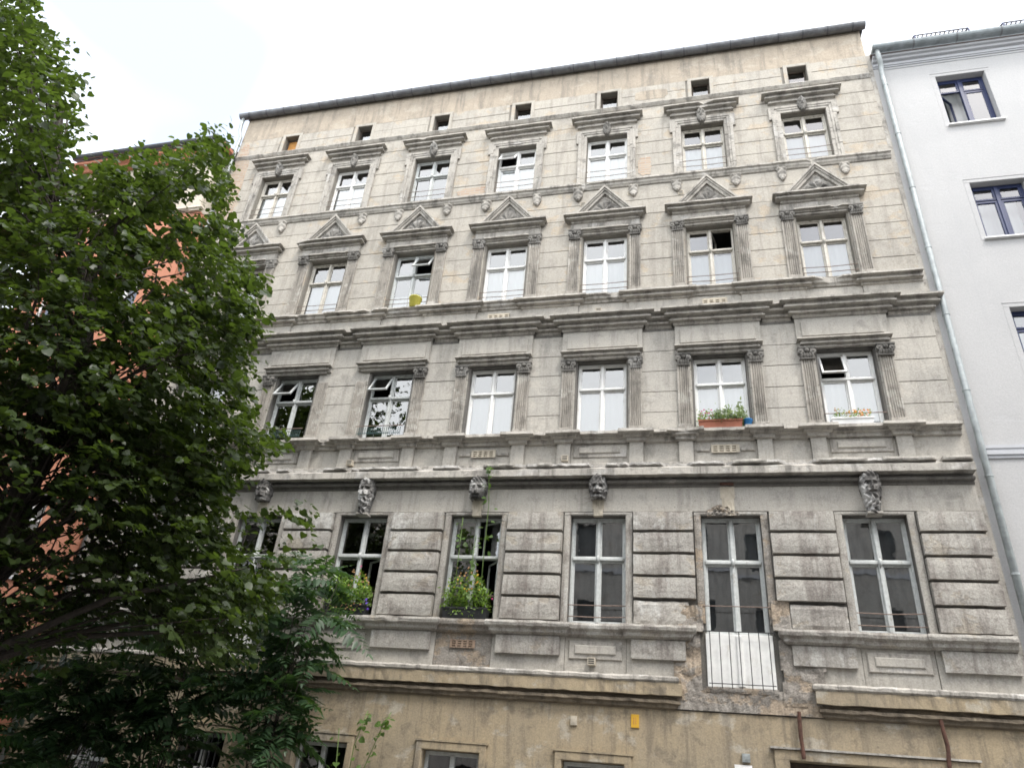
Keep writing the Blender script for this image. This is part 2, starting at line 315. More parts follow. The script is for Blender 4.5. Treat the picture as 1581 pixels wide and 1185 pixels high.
def wall_grid(x0, x1, z0, z1, holes, yf=0.0, depth=0.25, back=None):
    """front sheet with rectangular openings and their reveals"""
    mb = MB(); xs = sorted({x0, x1, *[h[0] for h in holes], *[h[1] for h in holes]}); zs = sorted({z0, z1, *[h[2] for h in holes], *[h[3] for h in holes]})
    for a in range(len(zs)-1):
        for b_ in range(len(xs)-1):
            xm, zm = (xs[b_]+xs[b_+1])/2, (zs[a]+zs[a+1])/2
            if any(h[0] < xm < h[1] and h[2] < zm < h[3] for h in holes): continue
            i = len(mb.v); mb.v += [(xs[b_], yf, zs[a]), (xs[b_+1], yf, zs[a]), (xs[b_+1], yf, zs[a+1]), (xs[b_], yf, zs[a+1])]; mb.f.append((i, i+1, i+2, i+3))
    for (a, b_, c, d) in holes:
        i = len(mb.v); yb = yf+depth
        mb.v += [(a, yf, c), (b_, yf, c), (b_, yf, d), (a, yf, d), (a, yb, c), (b_, yb, c), (b_, yb, d), (a, yb, d)]
        mb.f += [(i, i+4, i+5, i+1), (i+1, i+5, i+6, i+2), (i+2, i+6, i+7, i+3), (i+3, i+7, i+4, i)]
    return mb

# ------------------------------------------------------------------ ground, road
tag(MB().box(-60, 60, -90, 60, -0.6, -0.124).build('ground', 'earth'), kind='structure')
tag(MB().box(-60, 60, -16.0, -5.0, -0.3, -0.12).build('road', 'asphalt'), kind='structure')
tag(MB().box(-60, 60, -4.85, -0.0, -0.3, 0.0).build('pavement', 'paving'), kind='structure')
tag(MB().box(-60, 60, -20.0, -16.15, -0.3, 0.0).build('pavement', 'paving'), kind='structure')
for y in (-5.0, -16.15): tag(MB().box(-60, 60, y, y+0.15, -0.3, 0.02).build('kerb', 'granite'), kind='structure')

# ------------------------------------------------------------------ the grey tenement
XL, XR = -8.95, 8.88
C = [(k-3)*2.4 for k in range(7)]
house = tag(empty('tenement_house'), 'weathered grey and cream tenement with crumbling stucco ornament and seven window bays', 'apartment house')
HW = 0.52
ROWS = {4: (15.24, 16.82), 3: (11.70, 13.42), 2: (8.22, 9.88), 1: (4.42, 6.42)}
DOORS = {1, 5}                                    # first-floor bays with a french door
holes = []
for r, (a, b_) in ROWS.items():
    for k, c in enumerate(C):
        holes.append((c-HW, c+HW, 3.48 if (r == 1 and k in DOORS) else a, b_))
ATT = (17.93, 18.52)
ah = [(c-0.2, c+0.26, ATT[0], ATT[1]) for c in C]
gfh = [(c-0.5, c+0.5, 0.75, 2.25) for c in C[:5]] + [(5.42, 7.85, 0.0, 2.48)]
wall_hi = wall_grid(XL, XR, 10.97, 18.62, [h for h in holes if h[2] > 10.9]+ah, 0.0, 0.30).build('upper_wall', 'cream_joint', house)
wall_mid = wall_grid(XL, XR, 7.1, 10.97, [h for h in holes if 7 < h[2] < 10], 0.0, 0.28).build('middle_wall', 'grey_joint', house)
wall_lo = wall_grid(XL, XR, 3.1, 7.1, [h for h in holes if h[2] < 7], 0.0, 0.28).build('lower_wall', 'grey_joint', house)
base = wall_grid(XL, XR, 0.0, 3.1, gfh, -0.02, 0.3).build('base_wall', 'ochre', house)
mb = wall_grid(XL, XR, 18.56, 19.62, [], -0.016); mb.box(XL, XR, 0.0, 0.3, 19.3, 19.6); mb.build('attic_band', 'attic_beige', house)
mb = MB(); mb.box(XL-0.01, XL+0.02, 0.0, 11, 0, 19.6); mb.box(XR-0.02, XR+0.005, 0.02, 11, 0, 19.6); mb.box(XL, XR, 11, 11.3, 0, 19.6); mb.build('side_and_rear_walls', 'cream', house)
mb = MB(); i = 0; mb.v = [(XL-.1, -0.16, 19.66), (XR+.1, -0.16, 19.66), (XR+.1, 11.4, 20.9), (XL-.1, 11.4, 20.9), (XL-.1, -0.16, 19.61), (XR+.1, -0.16, 19.61), (XR+.1, 11.4, 20.8), (XL-.1, 11.4, 20.8)]
mb.f = [(0, 1, 2, 3), (7, 6, 5, 4), (0, 4, 5, 1), (1, 5, 6, 2), (2, 6, 7, 3), (3, 7, 4, 0)]; mb.build('roof', 'zinc_dark', house)
for z in (3.25, 7.25, 10.75, 14.2, 17.45): MB().box(XL+.03, XR-.03, 0.32, 4.5, z, z+0.2).build('floor_slab', 'ceiling_paint', house)
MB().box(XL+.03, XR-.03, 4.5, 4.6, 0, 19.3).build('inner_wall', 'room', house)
for k in range(8):
    x = C[0]-1.2+2.4*k
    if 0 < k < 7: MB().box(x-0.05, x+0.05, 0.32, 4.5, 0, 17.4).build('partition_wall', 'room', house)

MB().box(XR+.004, 8.983, .012, .3, 0, 18.6).build('corner_strip', 'moulding_light', house)
# -- stucco courses: every course of every pier is a piece of its own
def piers(half, full=False):
    e = [(XL+0.005, C[0]-half)] + [(C[k]+half, C[k+1]-half) for k in range(6)] + [(C[6]+half, XR-0.005)]
    return e
J = 0.006
def courses(zs, half, mat, wall, out=0.014, ch=0.005):
    for a, b_ in zip(zs[:-1], zs[1:]):
        for (x0, x1) in piers(half):
            o = out+random.uniform(-0.003, 0.004)
            MB().block(x0, x1, -o, 0.0, a+J, b_-J, ch, 0.003).build('stucco_course', mat, wall)
def span(zs, mat, wall, xs, out=0.014):
    for a, b_ in zip(zs[:-1], zs[1:]):
        for x0, x1 in xs: MB().block(x0, x1, -out+random.uniform(-.003, .003), 0.0, a+J, b_-J, 0.005, 0.003).build('stucco_course', mat, wall)
full = [(XL+0.005, -7.2)] + [(C[k], C[k+1]) for k in range(6)] + [(7.2, XR-0.005)]
full = [(a+0.0005, b_-0.0005) for a, b_ in full]
courses([15.12, 15.55, 15.98, 16.41, 16.84], 0.56, 'cream', wall_hi)
span([16.84, 17.27, 17.72], 'cream', wall_hi, full)
courses([17.86, 18.23, 18.58], 0.36, 'cream', wall_hi)
courses([11.62, 12.09, 12.56, 13.03, 13.50], 0.56, 'cream', wall_hi)
span([13.50, 13.97, 14.44, 14.90], 'cream', wall_hi, full)
courses([8.12, 8.60, 9.07, 9.56, 10.05, 10.56], 0.56, 'grey', wall_mid)

# -- gutter, brackets, left downpipe
def half_pipe(x0, x1, yc, zc, r, th=0.006, n_=10):
    mb = MB(); ang = [math.pi+math.pi*k/n_ for k in range(n_+1)]
    for x in (x0, x1):
        for rr in (r, r-th): mb.v += [(x, yc+rr*math.cos(t), zc+rr*math.sin(t)) for t in ang]
    N = n_+1
    for k in range(n_):
        mb.f += [(k, k+1, 2*N+k+1, 2*N+k), (N+k+1, N+k, 3*N+k, 3*N+k+1), (k, N+k, N+k+1, k+1), (2*N+k, 2*N+k+1, 3*N+k+1, 3*N+k)]
    mb.f += [(0, 2*N, 3*N, N), (n_, N+n_, 3*N+n_, 2*N+n_)]
    mb.f += [tuple(range(N)), tuple(range(3*N-1, 2*N-1, -1))]
    return mb
gut = half_pipe(XL-0.25, XR+0.12, -0.15, 19.62, 0.125).build('gutter', 'zinc', house)
gb = None; x = XL+0.1
while x < XR:
    if gb is None: gb = half_pipe(-0.012, 0.012, -0.15, 19.622, 0.131, 0.004).build('gutter_bracket', 'zinc_dark', gut); gb.location = (x, 0, 0)
    else: inst(gb, gut, (x, 0, 0))
    x += 0.605
MB().tube([(XL-.14, -.14, 19.52), (XL-.15, -.14, 19.25), (XL-.12, -.12, 18.95), (XL-.03, -.1, 18.7), (XL-.02, -.1, 17.5), (XL-.02, -.1, 0)], 0.055, 10).build('downpipe', 'zinc_pale', house, True)
MB().tube([(XL, -0.012, 18.2), (XL, -0.012, 18.2001)], .001).build('pipe_clip', 'zinc', house)

# -- string mouldings
mould([(0, 17.86), (.07, 17.85), (.085, 17.82), (.06, 17.78), (.03, 17.74), (0, 17.72)], XL, XR, 0, False, False, chips=0.22, cmin=0.3, seed=1).build('string_course', 'moulding_light', house)
mould([(0, 15.13), (.11, 15.12), (.115, 15.07), (.075, 15.045), (.07, 14.99), (.045, 14.96), (.03, 14.93), (0, 14.92)], XL, XR, 0, False, False, chips=0.22, cmin=0.45, seed=2).build('sill_course', 'moulding_light', house)

# -- ornaments as shared relief meshes
def g2(u, v, cu, cv, su, sv, a): return a*math.exp(-((u-cu)/su)**2-((v-cv)/sv)**2)
def acanthus(u, v):
    wv = 0.62+0.38*math.sin(min(1, v*1.15)*math.pi*0.62) if v < 0.75 else 1.0
    wv = 0.25+0.75*min(1, v/0.45)**0.8 if v < 0.45 else wv
    if abs(u) > wv: return None
    e = 1-(abs(u)/wv)**2
    lobes = 0.5+0.5*math.cos(v*17+abs(u)*3.4)
    return 0.02+0.07*e*(0.45+0.55*v)+0.028*lobes*(0.3+abs(u))+g2(u, v, 0, 0.12, .3, .09, .05)+g2(abs(u), v, .62, .9, .24, .09, .05)
def key_mask(u, v):
    wv = 0.55+0.45*math.sin(max(0, min(1, (v-0.1)*1.1))*math.pi) if v > .12 else 0.42
    if abs(u) > wv: return None
    return 0.05+0.07*(1-(u/wv)**2)+g2(abs(u), v, .33, .62, .16, .06, -.035)+g2(u, v, 0, .52, .16, .12, .05)+g2(u, v, 0, .37, .3, .03, -.02)+g2(abs(u), v, .6, .8, .2, .12, .04)+g2(u, v, 0, .9, .3, .1, .04)+0.012*math.sin(u*16)*math.sin(v*26)
def shell(u, v):
    if abs(u) > 1.0-v*1.0+0.02: return None
    x, z = u*0.5, v*0.42; r = math.hypot(x, z-0.02); t = math.atan2(z-0.02, x)
    d = 0.010
    if r < 0.30: d += 0.055*abs(math.cos(t*4.5))**0.7*math.sin(min(1, r/0.30)*math.pi)**0.6*(1 if r > .05 else .5)
    for cu in (-.52, .52, -.78, .78):
        rr = math.hypot((u-cu)*.5, (v-.11)*.42); d += 0.04*max(0, math.cos(rr*75))*math.exp(-(rr/.06)**2)
    return d+g2(u, v, 0, .06, .14, .09, .05)
def head(full, sd_):
    def fn(u, v):
        lo = 0.0 if full else 0.40
        if v < lo+ (0.02*nf(u*6, sd_, 2) if not full else 0): return None
        if v > 0.55: wv = max(0.0, 1-(abs(v-0.70)/0.305)**3.2)**.5
        else: wv = 0.56+0.44*(v/0.6)**1.2 if full else 0.80+0.1*math.sin((v-.4)*8)
        if v > .985: return None
        wv = min(1, max(wv, 0.02))
        if abs(u) > wv: return None
        e = max(0, 1-(u/wv)**2)
        d = 0.04+0.17*math.sqrt(e)*(0.55+0.45*min(1, v/.55))
        hair = 1/(1+math.exp(-(v-0.80-0.05*math.cos(u*3))*40)) + (1/(1+math.exp(-(abs(u)-0.68)*25)) if v > .35 else 0)
        hair = min(1, hair)
        d += hair*(0.020+0.022*math.sin(u*15+3*math.sin(v*16+sd_))*math.cos(v*22))*min(1, (1.0-v)*9+.15)
        d += g2(abs(u), v, .33, .665, .17, .034, -.055)+g2(abs(u), v, .33, .655, .10, .02, .022)+g2(abs(u), v, .30, .725, .22, .022, .028)
        d += g2(u, v, 0, .62, .10, .09, .045)+g2(u, v, 0, .555, .15, .035, .045)+g2(abs(u), v, .42, .55, .16, .07, .02)
        d += g2(u, v, 0, .475, .24, .016, -.035)+g2(abs(u), v, .25, .505, .2, .02, .03)
        if full and v < 0.46: d += (0.024*math.sin(u*13+4*math.sin(v*14))+0.014*math.sin(v*45+u*5))*min(1, (0.46-v)*12)
        return d
    return fn
bracket0 = shell0 = key0 = cap0 = None
pil_mesh = {}
def fluted(w, h):
    mb = MB(); nfl = 5; prof = [(-w/2, 0.02), (-w/2, -0.06)]
    m_ = 0.022; fw = (w-2*m_)/nfl
    for k in range(nfl):
        a = -w/2+m_+k*fw
        for q, dd in ((.12, 0), (.28, .016), (.5, .022), (.72, .016), (.88, 0)): prof.append((a+fw*q, -0.06+dd))
    prof += [(w/2, -0.06), (w/2, 0.02)]; N = len(prof); nzs = 14
    for z in range(nzs+1):
        for (x, y) in prof:
            zz = z/nzs*h; mb.v.append((x+0.004*nf(x*20, zz*5, w), y+(0.006*nf(x*30, zz*6, h) if y < 0 else 0), zz))
    for z in range(nzs):
        for q in range(N-1): mb.f.append((z*N+q, z*N+q+1, (z+1)*N+q+1, (z+1)*N+q))
    mb.f.append(tuple(nzs*N+q for q in range(N))); return mb
def capital_mesh():
    mb = MB(); mb.box(-.165, .165, -.13, .02, .215, .25); mb.box(-.15, .15, -.115, .02, .19, .215); mb.box(-.13, .13, -.085, .02, .0, .19)
    for sx_ in (-1, 1):
        mb.tube([(sx_*.112, .0, .145), (sx_*.112, -.125, .145)], [.058, .058], 12); mb.tube([(sx_*.112, -.12, .145), (sx_*.112, -.145, .145)], [.03, .018], 8)
    mb.tube([(0, -.05, .16), (0, -.13, .165), (0, -.15, .165)], [.05, .04, .012], 8)
    for k in range(5): mb.tube([(-.1+.05*k, -.08, .0), (-.1+.05*k, -.105, .05), (-.1+.05*k, -.12, .085), (-.1+.05*k, -.11, .10)], [.022, .026, .02, .008], 6)
    mb.box(-.14, .14, -.1, .02, -.02, .0); return mb
def pilaster(c, side, z0, z1, x=0.715, w=0.25, chop=0.0):
    key = round(z1-z0, 2)
    if key not in pil_mesh:
        p = fluted(w, z1-z0).build('pilaster', 'pilaster', house); pil_mesh[key] = p; p.location = (c+side*x, 0, z0)
    else: p = inst(pil_mesh[key], house, (c+side*x, 0, z0))
    global cap0
    cz = z1-z0
    if cap0 is None: cap0 = capital_mesh().build('capital', 'ornament', p); cap0.location = (0, 0, cz); q = cap0
    else: q = inst(cap0, p, (0, 0, cz), (0, random.uniform(-.04, .04), 0), (random.uniform(.9, 1.04), random.uniform(.75, 1.1), random.uniform(.9, 1.03)))
    MB().block(-w/2-.02, w/2+.02, -.085, .02, 0.0, 0.14, .01, .004).build('pilaster_base', 'pilaster', p)
    return p, q

# -- row 4: surrounds, keystones, hoods, brackets
for k, c in enumerate(C):
    z0, z1 = ROWS[4]
    mb = MB()
    for s in (-1, 1):
        for a, b_, o in ((.525, .60, .045), (.60, .66, .06), (.66, .735, .075)):
            x0_, x1_ = sorted((c+s*a, c+s*b_)); nseg = 9
            for q in range(nseg):
                za = 15.13+(z1+b_-.52-15.13)*q/nseg; zb = 15.13+(z1+b_-.52-15.13)*(q+1)/nseg
                mb.block(x0_, x1_, -o+random.uniform(-.006, .006), 0, za, zb, .004, .004)
        x0_, x1_ = sorted((c+s*.735, c+s*.80)); mb.block(x0_, x1_, -.07, 0, z1-.22, z1+.215, .006, .003)
    for a, b_, o in ((.005, .08, .047), (.08, .14, .062), (.14, .215, .077)):
        mb.block(c-.52-a, c+.52+a, -o, 0, z1+a, z1+b_, .004, .004)
    sur = mb.build('window_surround', 'moulding_light', house)
    if k == 3: relief(.26, .13, 14, 6, lambda u, v: 0.07+.02*nf(u*5, v*5) if abs(u) < .9-.5*v else None, 0, z1+.06, c).build('keystone_stump', 'lime_rubble', sur)
    else:
        if key0 is None: key0 = relief(.24, .44, 20, 30, key_mask, -.05, 0).build('keystone', 'ornament', sur, True); key0.location = (c, 0, z1-.03)
        else: inst(key0, sur, (c, 0, z1-.03), (0, random.uniform(-.05, .05), 0), (random.uniform(.9, 1.06), random.uniform(.75, 1.1), random.uniform(.9, 1.05)))
    mould([(0, 17.50), (.06, 17.49), (.22, 17.435), (.23, 17.39), (.13, 17.385), (.13, 17.33), (.16, 17.32), (.16, 17.285), (.06, 17.28), (.06, 17.21), (.085, 17.20), (.085, 17.17), (.03, 17.165), (0, 17.13)], c-.70, c+.70, -.01, chips=0.28 if k in (2, 5, 6) else .12, cmin=.55, seed=k+3).build('hood_cornice', 'moulding', house)
    for s in (-1, 1):
        if k == 1 and s == -1: continue
        if bracket0 is None: bracket0 = relief(.25, .40, 18, 26, acanthus, -.02, 0).build('sill_bracket', 'moulding', house, True); bracket0.location = (c+s*.68, 0, 14.56)
        else: inst(bracket0, house, (c+s*.68, 0, 14.56+random.uniform(-.01, .01)), (0, random.uniform(-.05, .05), 0), (random.uniform(.88, 1.05), random.uniform(.7, 1.1), random.uniform(.82, 1.0)))
# -- row 3: pediments, friezes, pilasters
for k, c in enumerate(C):
    z0, z1 = ROWS[3]
    mould([(0, 14.03), (.06, 14.02), (.22, 13.99), (.225, 13.95), (.14, 13.945), (.14, 13.90), (.165, 13.89), (.165, 13.86), (.06, 13.855), (.06, 13.80), (0, 13.77)], c-.76, c+.76, -.05, chips=.2, cmin=.5, seed=k+20).build('pediment_cornice', 'moulding', house)
    ped = MB()
    for s in (-1, 1):                                # raking mouldings, three steps
        for t0, t1, o in ((0, .045, .23), (.045, .085, .20), (.085, .15, .17)):
            A = Vector((c+s*.70, 0, 13.98)); B = Vector((c, 0, 14.83)); d = (B-A).normalized(); nrm = Vector((-s*d.z, 0, s*d.x)); nrm = nrm if nrm.z < 0 else -nrm
            p = [A+nrm*t0, B+Vector((0, 0, -t0/abs(d.x)*1.0)), B+Vector((0, 0, -t1/abs(d.x))), A+nrm*t1]
            i = len(ped.v); ped.v += [(q.x, -o-.02, q.z) for q in p]+[(q.x, .0, q.z) for q in p]
            ped.f += [(i, i+1, i+2, i+3), (i, i+4, i+5, i+1), (i+3, i+2, i+6, i+7), (i+1, i+5, i+6, i+2), (i, i+3, i+7, i+4)]
    i = len(ped.v); ped.v += [(c-.6, -.13, 13.99), (c+.6, -.13, 13.99), (c, -.13, 14.68)]; ped.f.append((i, i+1, i+2))
    po = ped.build('pediment', 'moulding_light', house)
    if shell0 is None: shell0 = relief(.80, .46, 60, 34, shell, -.05, 0).build('shell_ornament', 'ornament', po, True); shell0.location = (c, -.085, 14.01); shell0.scale = (1.12, 1, 1.1)
    else: inst(shell0, po, (c, -.085, 14.01), None, (random.choice((-1, 1))*random.uniform(1.06, 1.12), random.uniform(.8, 1.15), random.uniform(1.0, 1.1)))
    for s in (-1, 1):                                # stumps left on the cornice ends
        mb = MB(); mb.rough_block(c+s*.83-.1, c+s*.83+.1, -.2, 0, 13.985, 14.05+random.uniform(0, .05), .02, k+s*.3, .05); mb.build('cornice_stump', 'moulding', house)
    MB().rough_block(c-.83, c+.83, -.075, 0, 13.56, 13.80, .006, k).build('frieze', 'moulding_light', house)
    mould([(0, 13.58), (.15, 13.575), (.155, 13.54), (.09, 13.535), (.09, 13.50), (.05, 13.495), (.05, 13.445), (0, 13.44)], c-.56, c+.56, 0, False, False, chips=.15, cmin=.6, seed=k+40).build('architrave', 'moulding', house)
    for s in (-1, 1): pilaster(c, s, 11.62, 13.33)
# -- sill course row 3 with breaks + spandrel band
for k in range(8):
    a = XL if k == 0 else C[k-1]+.56; b_ = XR if k == 7 else C[k]-.56
    mould([(0, 11.60), (.19, 11.59), (.20, 11.54), (.11, 11.535), (.11, 11.48), (.13, 11.47), (.13, 11.445), (.04, 11.44), (.04, 11.38), (0, 11.36)], a, b_, -.03, k > 0, k < 7, chips=.2, cmin=.55, seed=k+50).build('window_sill', 'moulding', house)
    MB().rough_block(a, b_, -.045, 0, 10.99, 11.375, .004, k).build('spandrel_panel', 'grey', house)
for k, c in enumerate(C):
    mould([(0, 11.62), (.15, 11.615), (.16, 11.575), (.11, 11.54), (.10, 11.49), (.05, 11.46), (.04, 11.42), (0, 11.41)], c-.56, c+.56, 0, False, False, chips=.3, cmin=.4, seed=k+60).build('window_sill', 'moulding_light', house)
    MB().rough_block(c-.555, c+.555, -.018, 0, 10.99, 11.40, .004, k+9).build('spandrel_panel', 'grey', house)
# -- cornice between second and third floor, broken forward over each window
prof2 = [(0, 11.0), (.20, 10.985), (.25, 10.955), (.25, 10.915), (.15, 10.91), (.15, 10.85), (.18, 10.835), (.18, 10.80), (.075, 10.795), (.075, 10.74), (.10, 10.73), (.10, 10.70), (.03, 10.695), (.03, 10.65), (0, 10.62)]
for k in range(8):
    a = XL if k == 0 else C[k-1]+.92; b_ = XR if k == 7 else C[k]-.92
    mould(prof2, a, b_, 0, False, k == 7, chips=.12, cmin=.6, seed=k+70).build('cornice', 'moulding', house)
for k, c in enumerate(C):
    mould([(o*1.1, z) for o, z in prof2], c-.86, c+.86, -.085, chips=.2, cmin=.6, seed=k+80).build('cornice', 'moulding', house)
    MB().rough_block(c-.86, c+.86, -.075, 0, 9.93, 10.66, .004, k+11).build('window_frieze', 'grey', house)
    mb = MB(); mb.block(c-.76, c+.76, -.098, -.07, 10.17, 10.53, .012, .003); mb.build('frieze_panel', 'grey', house)
    mould([(0, 10.09), (.17, 10.08), (.175, 10.05), (.10, 10.045), (.10, 9.995), (.12, 9.99), (.12, 9.965), (.055, 9.96), (.055, 9.90), (0, 9.89)], c-.70, c+.70, -.03, chips=.2, cmin=.6, seed=k+90).build('architrave', 'moulding', house)
    for s in (-1, 1):
        p, q = pilaster(c, s, 8.14, 9.66)
        if (k, s) in ((1, 1), (2, -1)): bpy.data.objects.remove(q)   # capitals that have fallen off
# -- window_sill row 2, pedestals, panels
for k in range(7):
    c = C[k]
    x0_ = c+.90 if k < 6 else c+.90; x1_ = C[k+1]-.90 if k < 6 else XR
    pf = [(0, 8.13), (.20, 8.125), (.21, 8.06), (.13, 8.055), (.12, 8.01), (.07, 8.0), (.06, 7.93), (0, 7.91)]
    mould(pf, c-.55, c+.55, 0, False, False, chips=.3, cmin=.45, seed=k+100).build('window_sill', 'moulding_light', house)
    mould(pf, x0_, x1_, 0, False, False, chips=.2, cmin=.6, seed=k+110).build('window_sill', 'moulding_light', house)
    for s in (-1, 1):
        x = c+s*.725
        mould([(o*1.1, z) for o, z in pf], x-.12, x+.12, -.065, jit=.008, chips=.15, cmin=.6, seed=k+s).build('pedestal_cap', 'moulding', house)
        MB().rough_block(x-.135, x+.135, -.085, 0, 7.42, 7.93, .006, k+s*2).build('pedestal', 'grey', house)
    MB().rough_block(c-.585, c+.585, -.012, 0, 7.40, 7.925, .003, k+3).build('apron_panel', 'grey', house)
    if k in (3, 5):
        wall_grid(c-.26, c+.26, 7.665, 7.83, [(c-.22+q*.115, c-.22+q*.115+.075, z, z+.022) for q in range(4) for z in (7.69, 7.735, 7.78)], -.05, .06).build('vent_grille', 'vent_stone', house)
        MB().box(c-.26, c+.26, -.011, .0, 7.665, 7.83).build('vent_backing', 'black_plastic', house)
        for s in (-1, 1): MB().block(c+s*.41-.12, c+s*.41+.12, -.045, -.01, 7.70, 7.76, .01, .008).build('panel_remnant', 'moulding_light', house)
    else:
        mb = MB(); mb.block(c-.53, c+.53, -.035, -.01, 7.62, 7.89, .012); mb.build('apron_moulding', 'moulding_light', house)
        MB().block(c-.41, c+.41, -.062, -.03, 7.70, 7.84, .018).build('apron_field', 'grey', house)
    MB().rough_block(x0_-.035, min(x1_+.035, XR), -.014, 0, 7.40, 7.925, .004, k+4).build('apron_panel', 'grey', house)
mould(pf, XL, C[0]-.9, 0, False, False, chips=.2, seed=120).build('window_sill', 'moulding_light', house)
MB().rough_block(XL, C[0]-.865, -.014, 0, 7.40, 7.925, .004, 44).build('apron_panel', 'grey', house)
MB().block(XL, XR, -.10, 0, 7.33, 7.47, .01, .004).build('apron_plinth', 'moulding_light', house)
# -- main cornice above the first floor: crumbled lip, sloping fascia, recess coloured dark for shade and soot
mould([(0, 7.42), (.10, 7.41), (.27, 7.395), (.28, 7.345), (.20, 7.32), (0, 7.31)], XL, XR, 0, False, False, jit=.016, cell=.06, chips=.75, cmin=.45, seed=130).build('cornice_lip', 'lime_rubble', house)
for x0_, x1_ in ((-6.4, -5.3), (-3.2, -2.9), (.1, .75), (1.2, 1.5), (4.9, 5.5), (6.35, 7.2), (7.45, 8.3), (8.4, 8.86)):
    MB().rough_block(x0_, x1_, -.31, -.05, 7.335, 7.40, .02, x0_, .07).build('lip_remnant', 'moulding', house)
mould([(0, 7.335), (.20, 7.33), (.285, 7.27), (.29, 7.135), (.06, 7.13), (0, 7.128)], XL, XR, 0, False, False, chips=.05, cmin=.7, seed=131, cell=.15).build('cornice', 'moulding_light', house)
mould([(0, 7.127), (.09, 7.126), (.09, 7.092), (.15, 7.08), (.165, 7.055), (.15, 7.025), (.075, 7.02), (.075, 6.985), (.055, 6.96), (0, 6.955)], XL, XR, 0, False, False, seed=132, cell=.15, jit=.003).build('cornice_hollow', 'shaded_hollow', house)
for k in range(8):
    a = XL if k == 0 else C[k-1]; b_ = XR if k == 7 else C[k]
    MB().rough_block(a+.001, b_-.001, -.05, 0, 6.49, 6.965, .003, k+60).build('frieze_band', 'grey', house)
MB().rough_block(XL, XR, -.03, 0, 6.466, 6.488, .002, 71, .5).build('frieze_drip', 'shaded_hollow', house)
# -- first floor rustication
zs = [4.40, 4.835, 5.245, 5.655, 6.065, 6.465]
for a, b_ in zip(zs[:-1], zs[1:]):
    for q, (x0_, x1_) in enumerate(piers(.665)):
        if a < 4.5 and q in (5, 6): continue
        MB().rough_block(x0_, x1_, -.13, 0, a+.050, b_-.008, .013, q*3+a).build('rusticated_block', 'rustic', wall_lo)
for x0_, x1_ in ((C[4]+.665, C[5]-.80), (C[5]+.86, C[6]-.665)): MB().rough_block(x0_, x1_, -.10, 0, 4.43, 4.823, .03, x0_, .07).build('rusticated_block', 'rustic', wall_lo)
for k, c in enumerate(C):
    z0 = 4.42
    for s in (-1, 1):
        x0_, x1_ = sorted((c+s*.521, c+s*.64)); MB().rough_block(x0_, x1_, -.045, 0, z0 if k != 5 else 4.5, 6.43, .008 if k != 5 else .02, k+s, .1).build('window_jamb', 'rustic' if k != 5 else 'rubble', house)
    MB().rough_block(c-.64, c+.64, -.045, 0, 6.423, 6.475, .005, k).build('window_lintel', 'rustic', house)
# -- heads over the first-floor windows
for k, c in enumerate(C):
    if k == 5: continue
    fullh = k in (2, 6)
    mo = relief(.36, .80, 48, 90, head(fullh, k*1.7), -.07, 6.39, c).build('mascaron', 'mask_stone', house, True)
    tag(mo, 'bearded stone head, complete' if fullh else 'broken stone head with its lower half missing')
    if fullh: MB().block(c-.125, c+.125, -.20, 0, 6.385, 6.43, .01).build('mascaron_console', 'moulding', house)
    else: relief(.26, .36, 12, 14, lambda u, v, kk=k: .065+.012*nf(u*4+kk, v*4) if abs(u) < .75+.25*v else None, 0, 6.40, c).build('mascaron_scar', 'vent_stone', house)
c = C[5]
relief(.30, .60, 14, 20, lambda u, v: .056+.012*nf(u*4, v*6) if abs(u) < .7+.3*v else None, 0, 6.40, c-.02).build('mascaron_scar', 'vent_stone', house)
MB().rough_block(c-.14, c+.10, -.12, 0, 6.98, 7.11, .02, 3, .06).build('rust_stain', 'rust', house)
relief(.62, .28, 26, 12, lambda u, v: .05+.07*abs(nf(u*4, v*4, 7))+.02*nf(u*12, v*12) if v < .85-.6*abs(u+.2)+.15*nf(u*5, 2) and abs(u) < .98 else None, 0, 6.40, c-.12).build('broken_plaster', 'rubble', house)
# -- sill course of the first floor and aprons
pf1 = [(0, 4.41), (.16, 4.405), (.175, 4.36), (.165, 4.31), (.11, 4.27), (.10, 4.22), (.05, 4.19), (0, 4.18)]
for q, (x0_, x1_) in enumerate(piers(.60)):
    if q == 5: x1_ -= .25
    if q == 6: x0_ += .20
    mould(pf1, x0_, x1_, -.06, q > 0, q < 7, chips=.3, cmin=.4, seed=q+140, jit=.01).build('window_sill', 'rustic', house)
    mb = MB().rough_block(x0_+.02, x1_-.02 if q < 7 else x1_, -.10, 0, 3.86, 4.175, .008, q+5); mb.build('apron_block', 'rustic', house)
    MB().rough_block(x0_-.06, min(x1_+.06, XR), -.03, 0, 3.58, 4.19, .004, q+15).build('apron_panel', 'grey', house)
for k, c in enumerate(C):
    if k in DOORS: continue
    mould(pf1, c-.60, c+.60, -.0, False, False, chips=.2, cmin=.6, seed=k+150).build('window_sill', 'rustic' if k != 3 else 'rubble', house)
    MB().rough_block(c-.53, c+.53, -.012, 0, 3.58, 4.19, .004, k+25).build('apron_panel', 'grey' if k != 3 else 'rubble', house)
    if k == 3:
        wall_grid(c-.24, c+.24, 3.92, 4.06, [(c-.2+q*.105, c-.2+q*.105+.07, z, z+.02) for q in range(4) for z in (3.94, 3.98, 4.02)], -.045, .06).build('vent_grille', 'vent_clay', house)
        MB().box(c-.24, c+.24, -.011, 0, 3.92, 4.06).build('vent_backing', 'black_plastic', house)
    else:
        MB().block(c-.46, c+.46, -.04, -.01, 3.82, 4.12, .012, .003).build('apron_moulding', 'moulding_light', house)
        MB().block(c-.36, c+.36, -.062, -.03, 3.90, 4.05, .015, .003).build('apron_field', 'grey', house)
